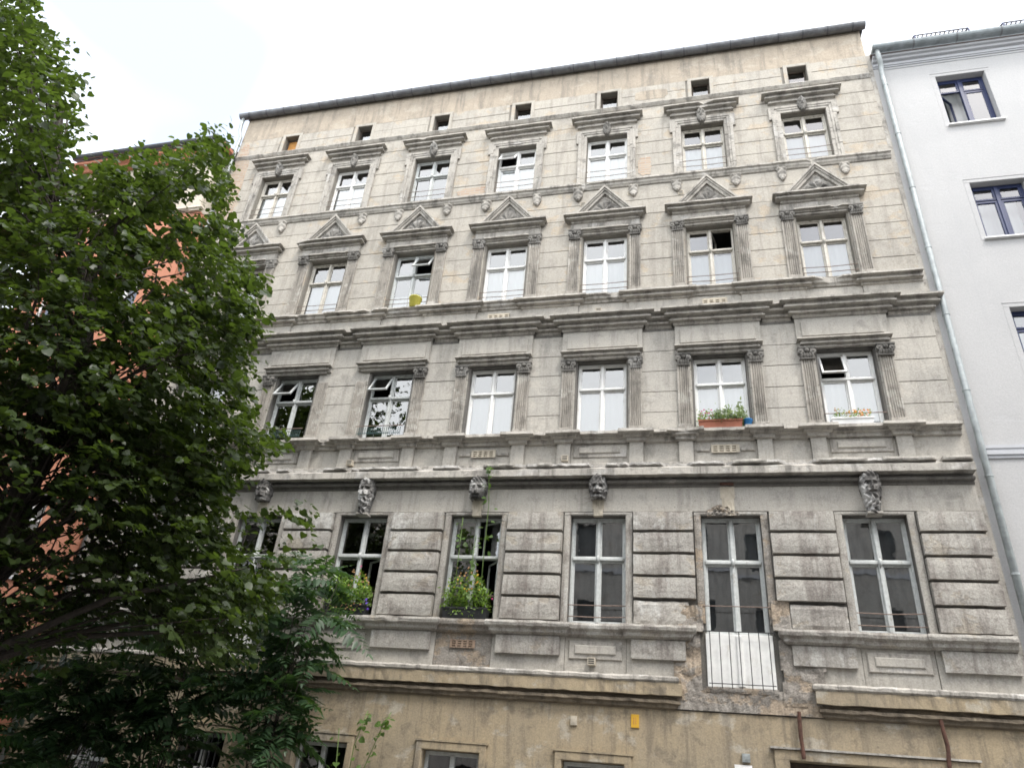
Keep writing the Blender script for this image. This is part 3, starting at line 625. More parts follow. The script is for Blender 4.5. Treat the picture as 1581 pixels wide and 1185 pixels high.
# -- base cornice in two lengths, broken away under the french door
for x0_, x1_, sd_ in ((XL, 3.72, 160), (6.02, XR, 161)):
    mould([(0, 3.60), (.13, 3.595), (.165, 3.565), (.165, 3.52), (.13, 3.49), (0, 3.485)], x0_, x1_-.08 if sd_ == 160 else x1_, -.02, sd_ == 161, sd_ == 160, jit=.012, chips=.2, cmin=.5, seed=sd_).build('torus_moulding', 'moulding_light', house)
    mould([(0, 3.50), (.125, 3.495), (.13, 3.47), (.13, 3.30), (.03, 3.295), (0, 3.29)], x0_, x1_, -.03, sd_ == 161, sd_ == 160, jit=.011, chips=.15, cmin=.6, seed=sd_+4).build('base_cornice', 'ochre', house)
    mould([(0, 3.288), (.04, 3.286), (.04, 3.245), (.095, 3.235), (.10, 3.19), (.06, 3.17), (.05, 3.125), (0, 3.10)], x0_, x1_, -.03, sd_ == 161, sd_ == 160, jit=.014, chips=.25, cmin=.5, seed=sd_+8).build('base_moulding', 'sooty_shaded_ochre', house)
# -- damaged plaster round the french door
def rub(w, h, x, z, seed, amp=.06, yb=-.0, cut=.0):
    return relief(w, h, int(w/.035), int(h/.035), lambda u, v: (.035+amp*(abs(nf(u*w*2.2+seed, v*h*2.6, seed))+.5*abs(nf(u*w*7, v*h*7, seed)))) if (abs(u) < .93+.1*nf(v*6, seed) and .04 < v < .95+.06*nf(u*6, seed)) else None, yb, z, x).build('damaged_plaster', 'rubble', house)
rub(.52, 1.25, C[5]-.85, 3.18, 1); rub(.75, 1.25, C[5]+.96, 3.18, 2); rub(2.6, .42, 4.9, 3.08, 3, .05)
rub(.5, .5, C[5]-.78, 4.30, 5, .07, -.05); rub(.36, .6, C[5]+.70, 4.36, 6, .06, -.03)
# -- exposed brick patches
def patch(x, z, w, h, seed, out, mat='exposed_brick'):
    N = 28; mb = MB(); pts = []
    for k in range(N):
        t = 2*math.pi*k/N; cx_, sx_ = math.cos(t), math.sin(t); q = (abs(cx_)**4+abs(sx_)**4)**-.25
        rr = q*(.86+.22*nf(cx_*2+seed, sx_*2, seed)); pts.append((x+cx_*rr*w/2, z+sx_*rr*h/2))
    mb.v = [(a, -out, b_) for a, b_ in pts]+[(a, 0, b_) for a, b_ in pts]; mb.f = [tuple(range(N))[::-1]]+[(k, (k+1) % N, N+(k+1) % N, N+k) for k in range(N)]
    mb.f[0] = tuple(range(N)); return mb.build('bare_brick_patch', mat, house)
patch(-8.62, 16.55, .60, 2.6, 1, .020); patch(-8.72, 17.9, .40, 1.3, 2, .024); patch(-8.55, 15.4, .5, .5, 3, .027)
patch(3.36, 15.55, .38, .72, 4, .021); patch(-1.1, 15.32, .95, .34, 5, .020)
patch(3.55, 18.2, 1.0, .42, 6, .020, 'attic_beige')
# -- vents on the upper floors
for x, z, w, h in ((0.0, 11.14, .46, .12), (4.8, 11.16, .46, .12)):
    wall_grid(x-w/2-.03, x+w/2+.03, z, z+h+.03, [(x-w/2+q*.125, x-w/2+q*.125+.075, z+.03+y_*.045, z+.055+y_*.045) for q in range(4) for y_ in range(2)], -.06, .035).build('vent_grille', 'vent_stone', house)
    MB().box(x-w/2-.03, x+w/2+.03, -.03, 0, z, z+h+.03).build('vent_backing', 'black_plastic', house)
for x, z in ((1.85, 14.42), (3.0, 14.62), (.62, 14.62), (-.55, 14.55), (4.2, 14.48), (5.4, 14.62), (-2.95, 7.52), (1.72, 7.52), (2.35, 3.72), (2.3, 11.16)):
    mb = MB(); mb.box(x-.065, x+.065, -.13 if z < 8 else -.03, 0, z, z+.12); vo = mb.build('air_brick', 'vent_stone', house)
    yo = (.13 if z < 8 else .03)
    for q in range(3): MB().box(x-.05, x+.05, -yo-.003, -yo+.01, z+.02+q*.033, z+.035+q*.033).build('air_slot', 'black_plastic', vo)

# ------------------------------------------------------------------ windows
def ring(mb, x0, x1, y0, y1, z0, z1, t):
    mb.block(x0, x1, y0, y1, z0, z0+t, .006); mb.block(x0, x1, y0, y1, z1-t, z1, .006)
    mb.block(x0, x0+t, y0, y1, z0+t-.002, z1-t+.002, .006); mb.block(x1-t, x1, y0, y1, z0+t-.002, z1-t+.002, .006)
def add_sash(win, x0, x1, y, z0, z1, t, mat, angle=0.0, hinge='top', gmat='glass', low=0.0):
    hx, hz = {'top': ((x0+x1)/2, z1), 'left': (x0, z0), 'right': (x1, z0), 'bottom': ((x0+x1)/2, z0)}[hinge]
    mb = MB(); ring(mb, x0-hx, x1-hx, -.02, .02, z0-hz, z1-hz, t); s = mb.build('sash', mat, win, loc=(hx, y, hz))
    g = MB(); g.v = [(x0+t-hx, 0, z0+t-hz), (x1-t-hx, 0, z0+t-hz), (x1-t-hx, 0, z1-t-hz), (x0+t-hx, 0, z1-t-hz)]; g.f = [(0, 1, 2, 3)]; p = g.build('pane', gmat, win, loc=(hx, y, hz))
    r = (angle, 0, 0) if hinge in ('top', 'bottom') else (0, 0, angle)
    s.rotation_euler = r; p.rotation_euler = (r[0]+random.uniform(-.006, .006), 0, r[2]+random.uniform(-.006, .006))
def window(c, z0, z1, mat, parent, open_=None, tr=.635, y=.13, hw=HW, old=True):
    win = empty('window', (0, 0, 0), parent); e = .012
    mb = MB(); ring(mb, c-hw+.004, c+hw-.004, y, y+.09, z0+.004, z1-.004, .045); zt = z0+(z1-z0)*tr
    mb.block(c-.03, c+.03, y-.018, y+.09, z0+.04, z1-.04, .01); mb.block(c-hw+.04, c+hw-.04, y-.028, y+.088, zt-.032, zt+.028, .012)
    mb.build('frame', mat, win)
    if old:
        k = MB(); k.tube([(c, y-.02, zt-.085), (c, y-.045, zt-.03), (c, y-.05, zt+.03), (c, y-.02, zt+.07)], [.01, .03, .034, .01], 8); k.build('mullion_boss', mat, win, True)
    op = open_ or {}
    for nm, a, b_, za, zb in (('ul', c-hw+.042, c-.024, zt+.024, z1-.042), ('ur', c+.024, c+hw-.042, zt+.024, z1-.042), ('ll', c-hw+.042, c-.024, z0+.042, zt-.03), ('lr', c+.024, c+hw-.042, z0+.042, zt-.03)):
        ang, hg = op.get(nm, (0.0, 'top'))
        add_sash(win, a, b_, y+.045, za, zb, .036, mat, ang, hg)
    MB().box(c-hw, c+hw, y+.03, y+.17, z0-.012, z0+.008).build('sill_board', mat, win)
    return win, zt
def rails(win, c, zz, y=-.02, hw=HW+.03, mat='rail_iron', r=.009):
    for z in zz: MB().tube([(c-hw, y, z), (c, y+.004, z-.008+random.uniform(-.006, .006)), (c+hw, y, z+random.uniform(-.01, .01))], r, 6).build('guard_rail', mat, win)
curt_mesh = {}
def curtain(c, z0, z1, lab, x0=-.50, x1=.50, y=.235):
    mb = MB(); N = 40
    for z in (z0, (z0+z1)/2, z1):
        for k in range(N+1):
            x = x0+(x1-x0)*k/N; mb.v.append((x, .005*math.sin(x*46+c)+.006*math.sin(x*15+z), z))
    for a in range(2):
        for k in range(N): mb.f.append((a*(N+1)+k, a*(N+1)+k+1, (a+1)*(N+1)+k+1, (a+1)*(N+1)+k))
    o = mb.build('curtain', 'curtain', None, True, loc=(c, y, 0)); tag(o, lab, 'curtain', 'white curtains behind the windows of the grey house'); return o
BAY = ['seventh bay from the white house', 'sixth bay from the white house', 'fifth bay from the white house', 'fourth bay from the white house', 'third bay from the white house', 'second bay from the white house', 'bay next to the white house']
def curtain_label(r, k): return 'white curtain in the ' + {4: 'top-floor window under a hood', 3: 'pedimented window', 2: 'pilastered window above the stone heads'}[r] + ', ' + BAY[k]
OLD, WHT, GRY = 'paint_old', 'paint_white', 'paint_grey'
IN = 0.55
spec = {
 4: [(OLD, {}, .60), (WHT, {}, .62), (GRY, {}, .0), (WHT, {'ul': (IN, 'top')}, .64), (WHT, {}, .66), (OLD, {}, .66), (OLD, {}, .60)],
 3: [(OLD, {}, .0), (OLD, {}, .62), (GRY, {'ur': (IN, 'top')}, .3), (WHT, {}, .66), (WHT, {}, .70), (OLD, {'ur': (1.3, 'left')}, .58), (OLD, {}, .66)],
 2: [(GRY, {'ul': (IN, 'top')}, .0), (GRY, {'ul': (IN, 'top')}, .0), (GRY, {'ul': (IN, 'top')}, .0), (WHT, {}, .62), (WHT, {}, .62), (WHT, {}, .60), (WHT, {'ul': (.4, 'top')}, .60)],
 1: [(GRY, {}, 0), (GRY, {}, 0), (GRY, {'lr': (-.6, 'right')}, 0), (GRY, {'ur': (-.5, 'right'), 'lr': (-.9, 'right')}, 0), (GRY, {}, 0), (GRY, {}, 0), (GRY, {}, 0)]}
for r, lst in spec.items():
    z0, z1 = ROWS[r]
    for k, (mt_, op, cu) in enumerate(lst):
        c = C[k]
        op = {a: ((-v[0] if v[1] == 'top' else v[0]), v[1]) for a, v in op.items()}
        zb = z0
        if r == 1 and k in DOORS:
            zz = 4.33
            win, zt = window(c, zz, z1, mt_, house, op, .60)
            mb = MB(); mb.rough_block(c-.535, c+.535, -.045, .2, 3.49, 4.325, .005, k, .25); mb.build('door_panel', 'paint_white', win)
            mb = MB(); mb.block(c-.05, c+.05, -.062, -.04, 3.5, 4.3, .008); mb.build('door_stile', 'paint_white', win)
            for q in range(7):
                x = c-.47+.94*q/6; MB().tube([(x, -.11, 3.46), (x, -.11, 4.35)], .0075, 6).build('railing_bar', 'black_iron', win)
            MB().tube([(c-.57, -.11, 4.35), (c+.57, -.11, 4.35)], .008, 6).build('railing_top', 'black_iron', win)
            MB().tube([(c-.52, -.11, 3.53), (c+.52, -.11, 3.53)], .007, 6).build('railing_foot', 'black_iron', win)
            MB().tube([(c-.56, -.05, 4.78), (c+.56, -.05, 4.78)], .008, 6).build('guard_rail', 'rail_iron', win)
            for s in (-1, 1): MB().tube([(c+s*.57, -.11, 4.35), (c+s*.57, .0, 4.35)], .008, 6).build('railing_anchor', 'black_iron', win)
            MB().rough_block(c-.56, c+.56, -.07, .12, 3.40, 3.485, .01, k, .08).build('threshold', 'rubble', win)
            if k == 5:
                o = curtain(c, zz+.03, z1-.04, 'grey sheet added for the dull reflection in the panes of the french door with the white panel', y=.25)
                o.data.materials[0] = M['grey_reflection']; o['group'] = 'grey reflection sheets on the first floor'  # no real curtain: sheet added to lighten the panes like a reflection
            continue
        win, zt = window(c, z0, z1, mt_, house, op, .625 if r > 1 else .60, old=mt_ != WHT)
        if cu > 0: curtain(c, z0+.03, z0+(z1-z0)*cu, curtain_label(r, k))
        if r == 1 and k in (4, 6):
            o = curtain(c, z0+.03, z1-.04, 'grey sheet added for the dull reflection in the first-floor window ' + {4: 'beside the climbing-stem flower box', 6: 'between the french door and the white house'}[k], y=.25)
            o.data.materials[0] = M['grey_reflection']; o['group'] = 'grey reflection sheets on the first floor'  # added sheet, brightens these panes as a grey reflection would
        if r == 4: rails(win, c, (z0+.13, z0+.32))
        if r == 3: rails(win, c, (z0+.12, z0+.26))
        if r == 1 and k in (0, 4, 6): rails(win, c, (z0+.13, z0+.33), y=.02, hw=HW)
        if r == 1 and k in (2, 3): rails(win, c, (z0+.45,), y=.02, hw=HW)
        if r == 2 and k in (6,): rails(win, c, (z0+.22,), y=-.02)
        if r == 2 and k in (1, 2):
            mb = MB(); mb.tube([(c-.55, -.16, z0+.20), (c+.55, -.16, z0+.20)], .010, 6); mb.build('guard_rail', 'rail_iron', win)
            mb = MB(); mb.tube([(c-.50, -.15, z0+.03), (c+.50, -.15, z0+.03)], .008, 6)
            for q in range(23): mb.tube([(c-.5+q/22, -.15, z0-.01), (c-.5+q/22, -.15, z0+.17)], .0065, 5)
            mb.build('planter_railing', 'teal_iron', win)
for k, c in enumerate(C):      # attic lights
    win = empty('attic_window', (0, 0, 0), house); z0, z1 = ATT; a, b_ = c-.2, c+.26
    mb = MB(); ring(mb, a+.003, b_-.003, .14, .20, z0+.003, z1-.003, .04); mb.build('frame', 'wood_dark', win)
    g = MB(); g.v = [(a+.03, .17, z0+.03), (b_-.03, .17, z0+.03), (b_-.03, .17, z1-.03), (a+.03, .17, z1-.03)]; g.f = [(0, 1, 2, 3)]; g.build('pane', 'glass' if k else 'chipboard', win)
    mb = MB()
    for x0_, x1_ in ((a-.10, a-.004), (b_+.004, b_+.10)): mb.block(x0_, x1_, -.03, 0, z0-.04, z1+.1, .006, .003)
    mb.block(a-.003, b_+.003, -.03, 0, z1+.004, z1+.1, .006, .003); mb.build('attic_surround', 'cream', win)
    MB().box(a+.01, b_-.01, .25, .26, z0+.01, z0+.33).build('blind', 'curtain' if k in (1, 2, 3, 4, 5, 6) else 'room', win)
# -- ground floor windows and gateway
for k, c in enumerate(C[:5]):
    win = empty('window', (0, 0, 0), house)
    mb = MB()
    for s in (-1, 1):
        x0_, x1_ = sorted((c+s*.505, c+s*.62)); mb.block(x0_, x1_, -.07, -.02, .7, 2.38, .01, .003)
    mb.block(c-.62, c+.62, -.072, -.02, 2.255, 2.38, .01, .003); mb.build('surround', 'ochre', win)
    MB().box(c-.65, c+.65, -.085, -.02, 2.382, 2.41).build('drip_moulding', 'ochre', win)
    mb = MB(); ring(mb, c-.496, c+.496, .12, .2, .755, 2.245, .06); mb.block(c-.04, c+.04, .10, .2, .8, 2.2, .01); mb.block(c-.45, c+.45, .10, .198, 1.62, 1.69, .01); mb.build('frame', 'paint_grey', win)
    for a, b_ in ((c-.45, c-.04), (c+.04, c+.45)):
        g = MB(); g.v = [(a, .16, .8), (b_, .16, .8), (b_, .16, 2.2), (a, .16, 2.2)]; g.f = [(0, 1, 2, 3)]; g.build('pane', 'glass', win)
    if k < 2:
        for q in range(8): MB().tube([(c-.46+.92*q/7, .03, .76), (c-.46+.92*q/7, .03, 2.24)], .012, 6).build('window_bar', 'black_iron', win)
gate = empty('gateway', (0, 0, 0), house)
mb = MB(); mb.block(5.20, 5.415, -.06, -.02, 0, 2.64, .01, .004); mb.block(5.20, 8.0, -.062, -.02, 2.485, 2.64, .01, .004); mb.block(7.855, 8.06, -.06, -.02, 0, 2.48, .01, .004); mb.build('gate_surround', 'ochre', gate)
MB().box(5.15, 8.05, -.09, -.02, 2.642, 2.67).build('drip_moulding', 'moulding', gate)
mb = MB(); mb.box(5.43, 6.62, .22, .28, .02, 2.47); mb.box(6.65, 7.84, .22, .28, .02, 2.47); mb.build('gate_leaf', 'wood_dark', gate)
for x, za, zb, yo in ((5.62, 3.18, 2.52, -.1), (7.62, 3.2, 2.2, -.1)):
    pts = [(x+.03*nf(z*3, x), yo+.02*nf(x, z*3), z) for z in np.linspace(za, zb, 12)]
    MB().tube(pts, [.03+.008*nf(p[2]*9, 1) for p in pts], 8).build('rusty_pipe', 'rust', house)
# small fittings on the base wall
sg = tag(empty('yellow_plate', (3.08, -.03, 2.80)), 'small yellow enamel plate fixed to the ochre base wall under the broken cornice', 'sign')
MB().block(-.065, .065, -.012, .01, 0, .2, .004).build('plate', 'yellow_sign', sg)
for x in (-.022, .014): MB().box(x-.007, x+.007, -.0135, -.011, .05, .15).build('mark', 'chipboard', sg)
MB().rough_block(2.02, 2.13, -.06, -.02, 2.78, 2.92, .004, 3).build('junction_box', 'vent_stone', house)
MB().rough_block(4.72, 4.84, -.075, -.02, 2.42, 2.54, .003, 4).build('door_lamp', 'zinc_pale', house)
MB().rough_block(4.60, 4.86, -.05, -.02, 2.10, 2.38, .002, 5).build('house_plate', 'white_plastic', house)

# ------------------------------------------------------------------ white neighbour
wb = tag(empty('white_house', (9.0, 0, 0)), 'clean white rendered house with blue window frames beside the grey downpipe', 'apartment house')
WX0, WX1 = 8.985, 21.0
wcols = [10.80, 13.4, 16.0, 18.6]; wz = [(15.80, 17.50), (12.40, 13.98), (9.05, 10.66), (5.3, 6.9)]
whl = [(c-.525, c+.525, a, b_) for c in wcols for a, b_ in wz]
def bw(mb, name, mat, par=None, sm=False):
    o = mb.build(name, mat, par or wb, sm); o.matrix_parent_inverse = Matrix.Translation((-9.0, 0, 0)) if par is None else Matrix.Identity(4); return o
bw(wall_grid(WX0, WX1, 0, 18.30, whl, .03, .24), 'wall', 'white_render')
mb = MB(); mb.box(WX0+.002, WX0+.05, .06, 11, 0, 18.25); mb.box(WX1-.05, WX1-.002, .06, 11, 0, 18.25); mb.box(WX0, WX1, 11, 11.1, 0, 18.4); bw(mb, 'side_and_rear_walls', 'white_render')
MB_ = mould([(0, 18.33), (.20, 18.325), (.20, 18.26), (.14, 18.255), (.12, 18.20), (.05, 18.19), (.05, 18.10), (.025, 18.095), (.025, 18.06), (0, 18.055)], WX0, WX1, .03, False, False, jit=0, cell=.6); bw(MB_, 'eaves_cornice', 'white_trim')
bw(mould([(0, 18.00), (.018, 17.995), (.018, 17.98), (0, 17.975)], WX0+.2, WX1, .03, False, False, jit=0, cell=.6), 'string_course', 'white_trim')
MB_ = mould([(0, 7.72), (.05, 7.71), (.05, 7.65), (.035, 7.645), (.035, 7.60), (.055, 7.59), (.055, 7.53), (.03, 7.52), (.03, 7.47), (0, 7.46)], WX0+.15, WX1, .03, False, False, jit=0, cell=.6); bw(MB_, 'string_course', 'white_trim')
g_ = bw(half_pipe(WX0-.02, WX1, -.27, 18.46, .13), 'gutter', 'zinc_mid')
for x in np.arange(WX0+.9, WX1, .95): o = half_pipe(x-.015, x+.015, -.27, 18.462, .137).build('gutter_bracket', 'zinc', wb); o.matrix_parent_inverse = Matrix.Translation((-9, 0, 0))
mb = MB(); mb.v = [(WX0+.02, -.22, 18.46), (WX1, -.22, 18.46), (WX1, 5.5, 22.4), (WX0+.02, 5.5, 22.4), (WX0+.02, -.22, 18.40), (WX1, -.22, 18.40), (WX1, 5.5, 22.3), (WX0+.02, 5.5, 22.3)]
mb.f = [(0, 1, 2, 3), (7, 6, 5, 4), (0, 4, 5, 1), (3, 7, 4, 0), (1, 5, 6, 2), (2, 6, 7, 3)]; bw(mb, 'roof', 'roof_tile')
bw(MB().tube([(9.06, -.27, 18.38), (9.08, -.26, 18.20), (9.12, -.16, 18.0), (9.12, -.09, 17.86), (9.12, -.075, 17.5), (9.12, -.075, 9), (9.12, -.075, 0)], .058, 12), 'downpipe', 'zinc_pale', None, True)
for z in (17.3, 15.6, 13.9, 12.2, 10.5, 8.8, 7.1, 5.4, 3.7): bw(MB().tube([(9.12, -.075, z-.02), (9.12, -.075, z+.02)], .067, 12), 'pipe_clip', 'zinc_pale', None)
for x0_, x1_, y, z in ((10.30, 11.55, .45, 19.70), (12.35, 13.6, .45, 19.70)):
    for d in (0, .13, .26): bw(MB().tube([(x0_, y+d, z+d*.35), (x1_, y+d, z+d*.35)], .018, 6), 'roof_step_bar', 'zinc')
    mb = MB()
    for q in range(13): mb.tube([(x0_+(x1_-x0_)*q/12, y, z), (x0_+(x1_-x0_)*q/12, y+.26, z+.09)], .016, 5)
    bw(mb, 'roof_step_rungs', 'zinc')
    for x in (x0_, x1_): bw(MB().tube([(x, y-.12, z-.80), (x, y, z), (x, y+.28, z+.15)], .022, 6), 'roof_step_bracket', 'blue_paint')
bw(MB().box(9.05, 9.35, .5, .9, 18.9, 19.9), 'chimney', 'zinc_pale')
for ci, c in enumerate(wcols):
    for ri, (a, b_) in enumerate(wz):
        win = empty('window', (0, 0, 0), wb); win.matrix_parent_inverse = Matrix.Translation((-9, 0, 0))
        y = .19
        mb = MB(); ring(mb, c-.52, c+.52, y, y+.07, a+.005, b_-.005, .05); mb.block(c-.035, c+.035, y-.01, y+.07, a+.05, b_-.05, .006); mb.build('frame', 'blue_paint', win)
        zt = a+(b_-a)*.74
        for s in (-1, 1):
            x0_, x1_ = sorted((c+s*.03, c+s*.475))
            add_sash(win, x0_, x1_, y+.03, a+.045, zt-.01, .055, 'blue_paint', .75 if (ri == 0 and s < 0) else 0, 'left' if s < 0 else 'right')
            add_sash(win, x0_, x1_, y+.03, zt+.01, b_-.045, .05, 'blue_paint')
        mb = MB(); mb.box(c-.58, c+.58, -.045, .26, a-.035, a-.004); mb.build('window_ledge', 'white_plastic', win)
        mb = MB(); mb.block(c-.63, c+.63, .018, .03, b_+.09, b_+.11, .004); mb.block(c-.63, c+.63, .026, .03, b_+.004, b_+.088, .002); mb.block(c-.63, c-.53, .026, .03, a-.04, b_, .002); mb.block(c+.53, c+.63, .026, .03, a-.04, b_, .002); mb.build('surround', 'white_render', win)
        if ci == 0 and ri < 3:
            o = curtain(c, a+.03, b_-.12, 'white curtain in the %s blue window of the white house' % ('half-open top' , 'second-highest', 'third-highest')[ri], y=.52, x1=.46 if ri else .1); o['group'] = 'white curtains behind the blue windows'
for z in (3.4, 7.2, 11.0, 14.6, 18.0): bw(MB().box(WX0+.06, WX1-.06, .3, 4, z, z+.15), 'floor_slab', 'ceiling_paint')
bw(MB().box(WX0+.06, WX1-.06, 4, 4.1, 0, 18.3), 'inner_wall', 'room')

# ------------------------------------------------------------------ red neighbour (stands forward of the grey front)
rb = tag(empty('red_house', (-11.6, 0, 0)), 'terracotta red rendered house with pale top storey behind the linden tree', 'apartment house')
RX0, RX1, RY, RZ = -14.0, -9.06, -.45, 17.55
def br(mb, name, mat, par=None):
    o = mb.build(name, mat, par or rb); o.matrix_parent_inverse = Matrix.Translation((11.6, 0, 0)) if par is None else Matrix.Identity(4); return o
rcols = [-12.75, -10.55]; rzs = [(4.9, 6.9), (8.3, 10.1), (11.7, 13.4)]
rh = [(c-.55, c+.55, a, b_) for c in rcols for a, b_ in rzs]
br(wall_grid(RX0, RX1, 0, 15.35, rh+[(c-.5, c+.5, 1.2, 3.0) for c in rcols], RY, .25), 'wall', 'red_render')
br(wall_grid(RX0, RX1, 15.35, RZ, [(c-.42, c+.42, 15.9, 17.0) for c in rcols], RY+.01, .25), 'top_wall', 'pale_render')
mb = MB(); mb.box(RX1-.04, RX1+.0, RY+.02, 10, 0, 15.35); br(mb, 'return_wall', 'red_render'); mb = MB(); mb.box(RX1-.04, RX1, RY+.03, 10, 15.352, RZ+.3); mb.box(RX0, RX0+.05, RY+.03, 10, 0, RZ+.3); br(mb, 'gable_wall', 'pale_render')
for x0_, x1_ in ((RX0-.02, RX0+.35), (RX1-.3, RX1+.02)): br(MB().rough_block(x0_, x1_, RY-.08, RY, 15.3, RZ-.02, .002, x0_), 'corner_pilaster', 'pale_render')
br(mould([(0, 15.45), (.10, 15.44), (.12, 15.38), (.06, 15.33), (0, 15.3)], RX0, RX1, RY, jit=0, cell=.5), 'string_course', 'pale_render')
br(mould([(0, RZ+.12), (.36, RZ+.11), (.36, RZ+.02), (.2, RZ-.03), (.15, RZ-.12), (0, RZ-.14)], RX0, RX1, RY, jit=0, cell=.5), 'eaves', 'red_render')
br(half_pipe(RX0-.1, RX1+.1, RY-.42, RZ+.26, .11), 'gutter', 'zinc_dark')
br(MB().tube([(RX1+.05, RY-.42, RZ+.24), (RX1+.07, .3, RZ+.26), (RX1+.07, 5, RZ+.3)], .10, 8), 'verge_gutter', 'zinc_dark')
mb = MB(); mb.v = [(RX0-.1, RY-.45, RZ+.20), (RX1+.06, RY-.45, RZ+.20), (RX1+.06, 5, 20.6), (RX0-.1, 5, 20.6), (RX0-.1, RY-.45, RZ+.13), (RX1+.06, RY-.45, RZ+.13), (RX1+.06, 5, 20.5), (RX0-.1, 5, 20.5)]
mb.f = [(0, 1, 2, 3), (7, 6, 5, 4), (0, 4, 5, 1), (3, 7, 4, 0), (1, 5, 6, 2), (2, 6, 7, 3)]; br(mb, 'roof', 'roof_tile')
for c in rcols:
    for a, b_ in rzs+[(1.2, 3.0), (15.9, 17.0)]:
        hw = .55 if b_ < 15 else .42
        if b_ == 3.0: hw = .5
        win = empty('window', (0, 0, 0), rb); win.matrix_parent_inverse = Matrix.Translation((11.6, 0, 0))
        y = RY+.14; mb = MB(); ring(mb, c-hw+.005, c+hw-.005, y, y+.08, a+.005, b_-.005, .06); mb.block(c-.045, c+.045, y-.01, y+.08, a+.06, b_-.06, .006); zt = a+(b_-a)*.66; mb.block(c-hw+.06, c+hw-.06, y-.012, y+.078, zt-.04, zt+.04, .006); mb.build('frame', 'white_plastic', win)
        for x0_, x1_ in ((c-hw+.05, c-.04), (c+.04, c+hw-.05)):
            g = MB(); g.v = [(x0_, y+.04, a+.05), (x1_, y+.04, a+.05), (x1_, y+.04, b_-.05), (x0_, y+.04, b_-.05)]; g.f = [(0, 1, 2, 3)]; g.build('pane', 'glass', win)
        MB().box(c-hw-.06, c+hw+.06, RY-.06, RY+.2, a-.06, a-.002).build('window_ledge', 'white_trim', win)
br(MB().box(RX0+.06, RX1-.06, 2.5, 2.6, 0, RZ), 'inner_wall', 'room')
for z in (3.4, 7.2, 10.8, 14.2): br(MB().box(RX0+.06, RX1-.06, RY+.27, 2.4, z, z+.15), 'floor_slab', 'ceiling_paint')
rw = tag(empty('red_wing', (-19, 0, 0)), 'lower red rendered wing standing back from the red house', 'building')
o = wall_grid(-26, RX0-.002, 0, 13.2, [(x-.5, x+.5, z, z+1.7) for x in (-24, -21.5, -19, -16.5) for z in (1.5, 5, 8.6)], 1.2, .25).build('wall', 'red_render', rw); o.matrix_parent_inverse = Matrix.Translation((19, 0, 0))
o = MB().box(-26, RX0-.002, 1.46, 9, 0, 13.2).build('core', 'room', rw); o.matrix_parent_inverse = Matrix.Translation((19, 0, 0))
o = MB().box(-26.1, RX0-.003, .9, 9.2, 13.203, 13.5).build('roof', 'zinc_dark', rw); o.matrix_parent_inverse = Matrix.Translation((19, 0, 0))

# ------------------------------------------------------------------ house across the street, seen only mirrored in the panes
ob = tag(empty('opposite_house', (0, -20.2, 0)), 'plain rendered house across the street mirrored in the window panes', 'apartment house')
MB().box(-34, 34, -10, -.3, 0, 16.7).build('core', 'room', ob)
o = wall_grid(-34, 34, 0, 16.9, [(x-.55, x+.55, z, z+1.8) for x in np.arange(-32, 33, 2.6) for z in (1.0, 4.6, 8.1, 11.6)], 0, -.22).build('wall', 'opposite_render', ob)
MB().box(-34, 34, -.2, .35, 16.9, 17.2).build('eaves', 'zinc_dark', ob)
for z in (4.2, 7.7, 11.2): MB().box(-34, 34, .003, .1, z, z+.18).build('string_course', 'white_trim', ob)

# ------------------------------------------------------------------ foliage helpers
def leaf_template(kind):
    if kind == 'linden':     # heart-shaped, folded along the midrib, tip drooping
        v = [(0, 0, 0), (0, .5, .02), (0, 1.0, -.10), (-.36, -.06, .05), (-.52, .30, .08), (-.34, .68, .03), (.36, -.06, .05), (.52, .30, .08), (.34, .68, .03)]
        f = [(0, 1, 4, 3), (1, 2, 5, 4), (0, 6, 7, 1), (1, 7, 8, 2)]
    else:                    # narrow
        v = [(0, 0, 0), (-.2, .35, .04), (0, .5, -.01), (.2, .35, .04), (-.12, .75, 0), (.12, .75, 0), (0, 1, -.06)]
        f = [(0, 2, 1), (0, 3, 2), (1, 2, 6, 4), (2, 3, 5, 6)]
    return np.array(v, float), f
def leaf_cloud(name, mat, P, D, N, S, kind='linden', parent=None):
    """P positions, D leaf axis directions, N rough normals, S sizes -> one mesh"""
    T, F = leaf_template(kind); n_ = len(P)
    D = D/np.linalg.norm(D, axis=1, keepdims=True); X = np.cross(D, N); X /= np.linalg.norm(X, axis=1, keepdims=True)+1e-9; Z = np.cross(X, D)
    V = P[:, None, :] + S[:, None, None]*(T[None, :, 0:1]*X[:, None, :]+T[None, :, 1:2]*D[:, None, :]+T[None, :, 2:3]*Z[:, None, :])
    k = len(T); V = V.reshape(-1, 3); faces = [tuple(q) for q in F]
    me = bpy.data.meshes.new(name); me.vertices.add(len(V)); me.vertices.foreach_set('co', V.ravel())
    li = []; ls = []; lt = []; pos_ = 0
    base_ = np.arange(n_)*k
    idx = np.concatenate([np.array(f) for f in faces]); tot = np.array([len(f) for f in faces])
    loops = (base_[:, None]+idx[None, :]).ravel(); me.loops.add(len(loops)); me.loops.foreach_set('vertex_index', loops)
    st = np.concatenate([[0], np.cumsum(tot)[:-1]]); starts = (np.arange(n_)[:, None]*tot.sum()+st[None, :]).ravel()
    me.polygons.add(len(starts)); me.polygons.foreach_set('loop_start', starts); me.polygons.foreach_set('loop_total', np.tile(tot, n_))
    me.update(); me.validate(); me.materials.append(M[mat])
    o = bpy.data.objects.new(name, me); col.objects.link(o); o.parent = parent; return o
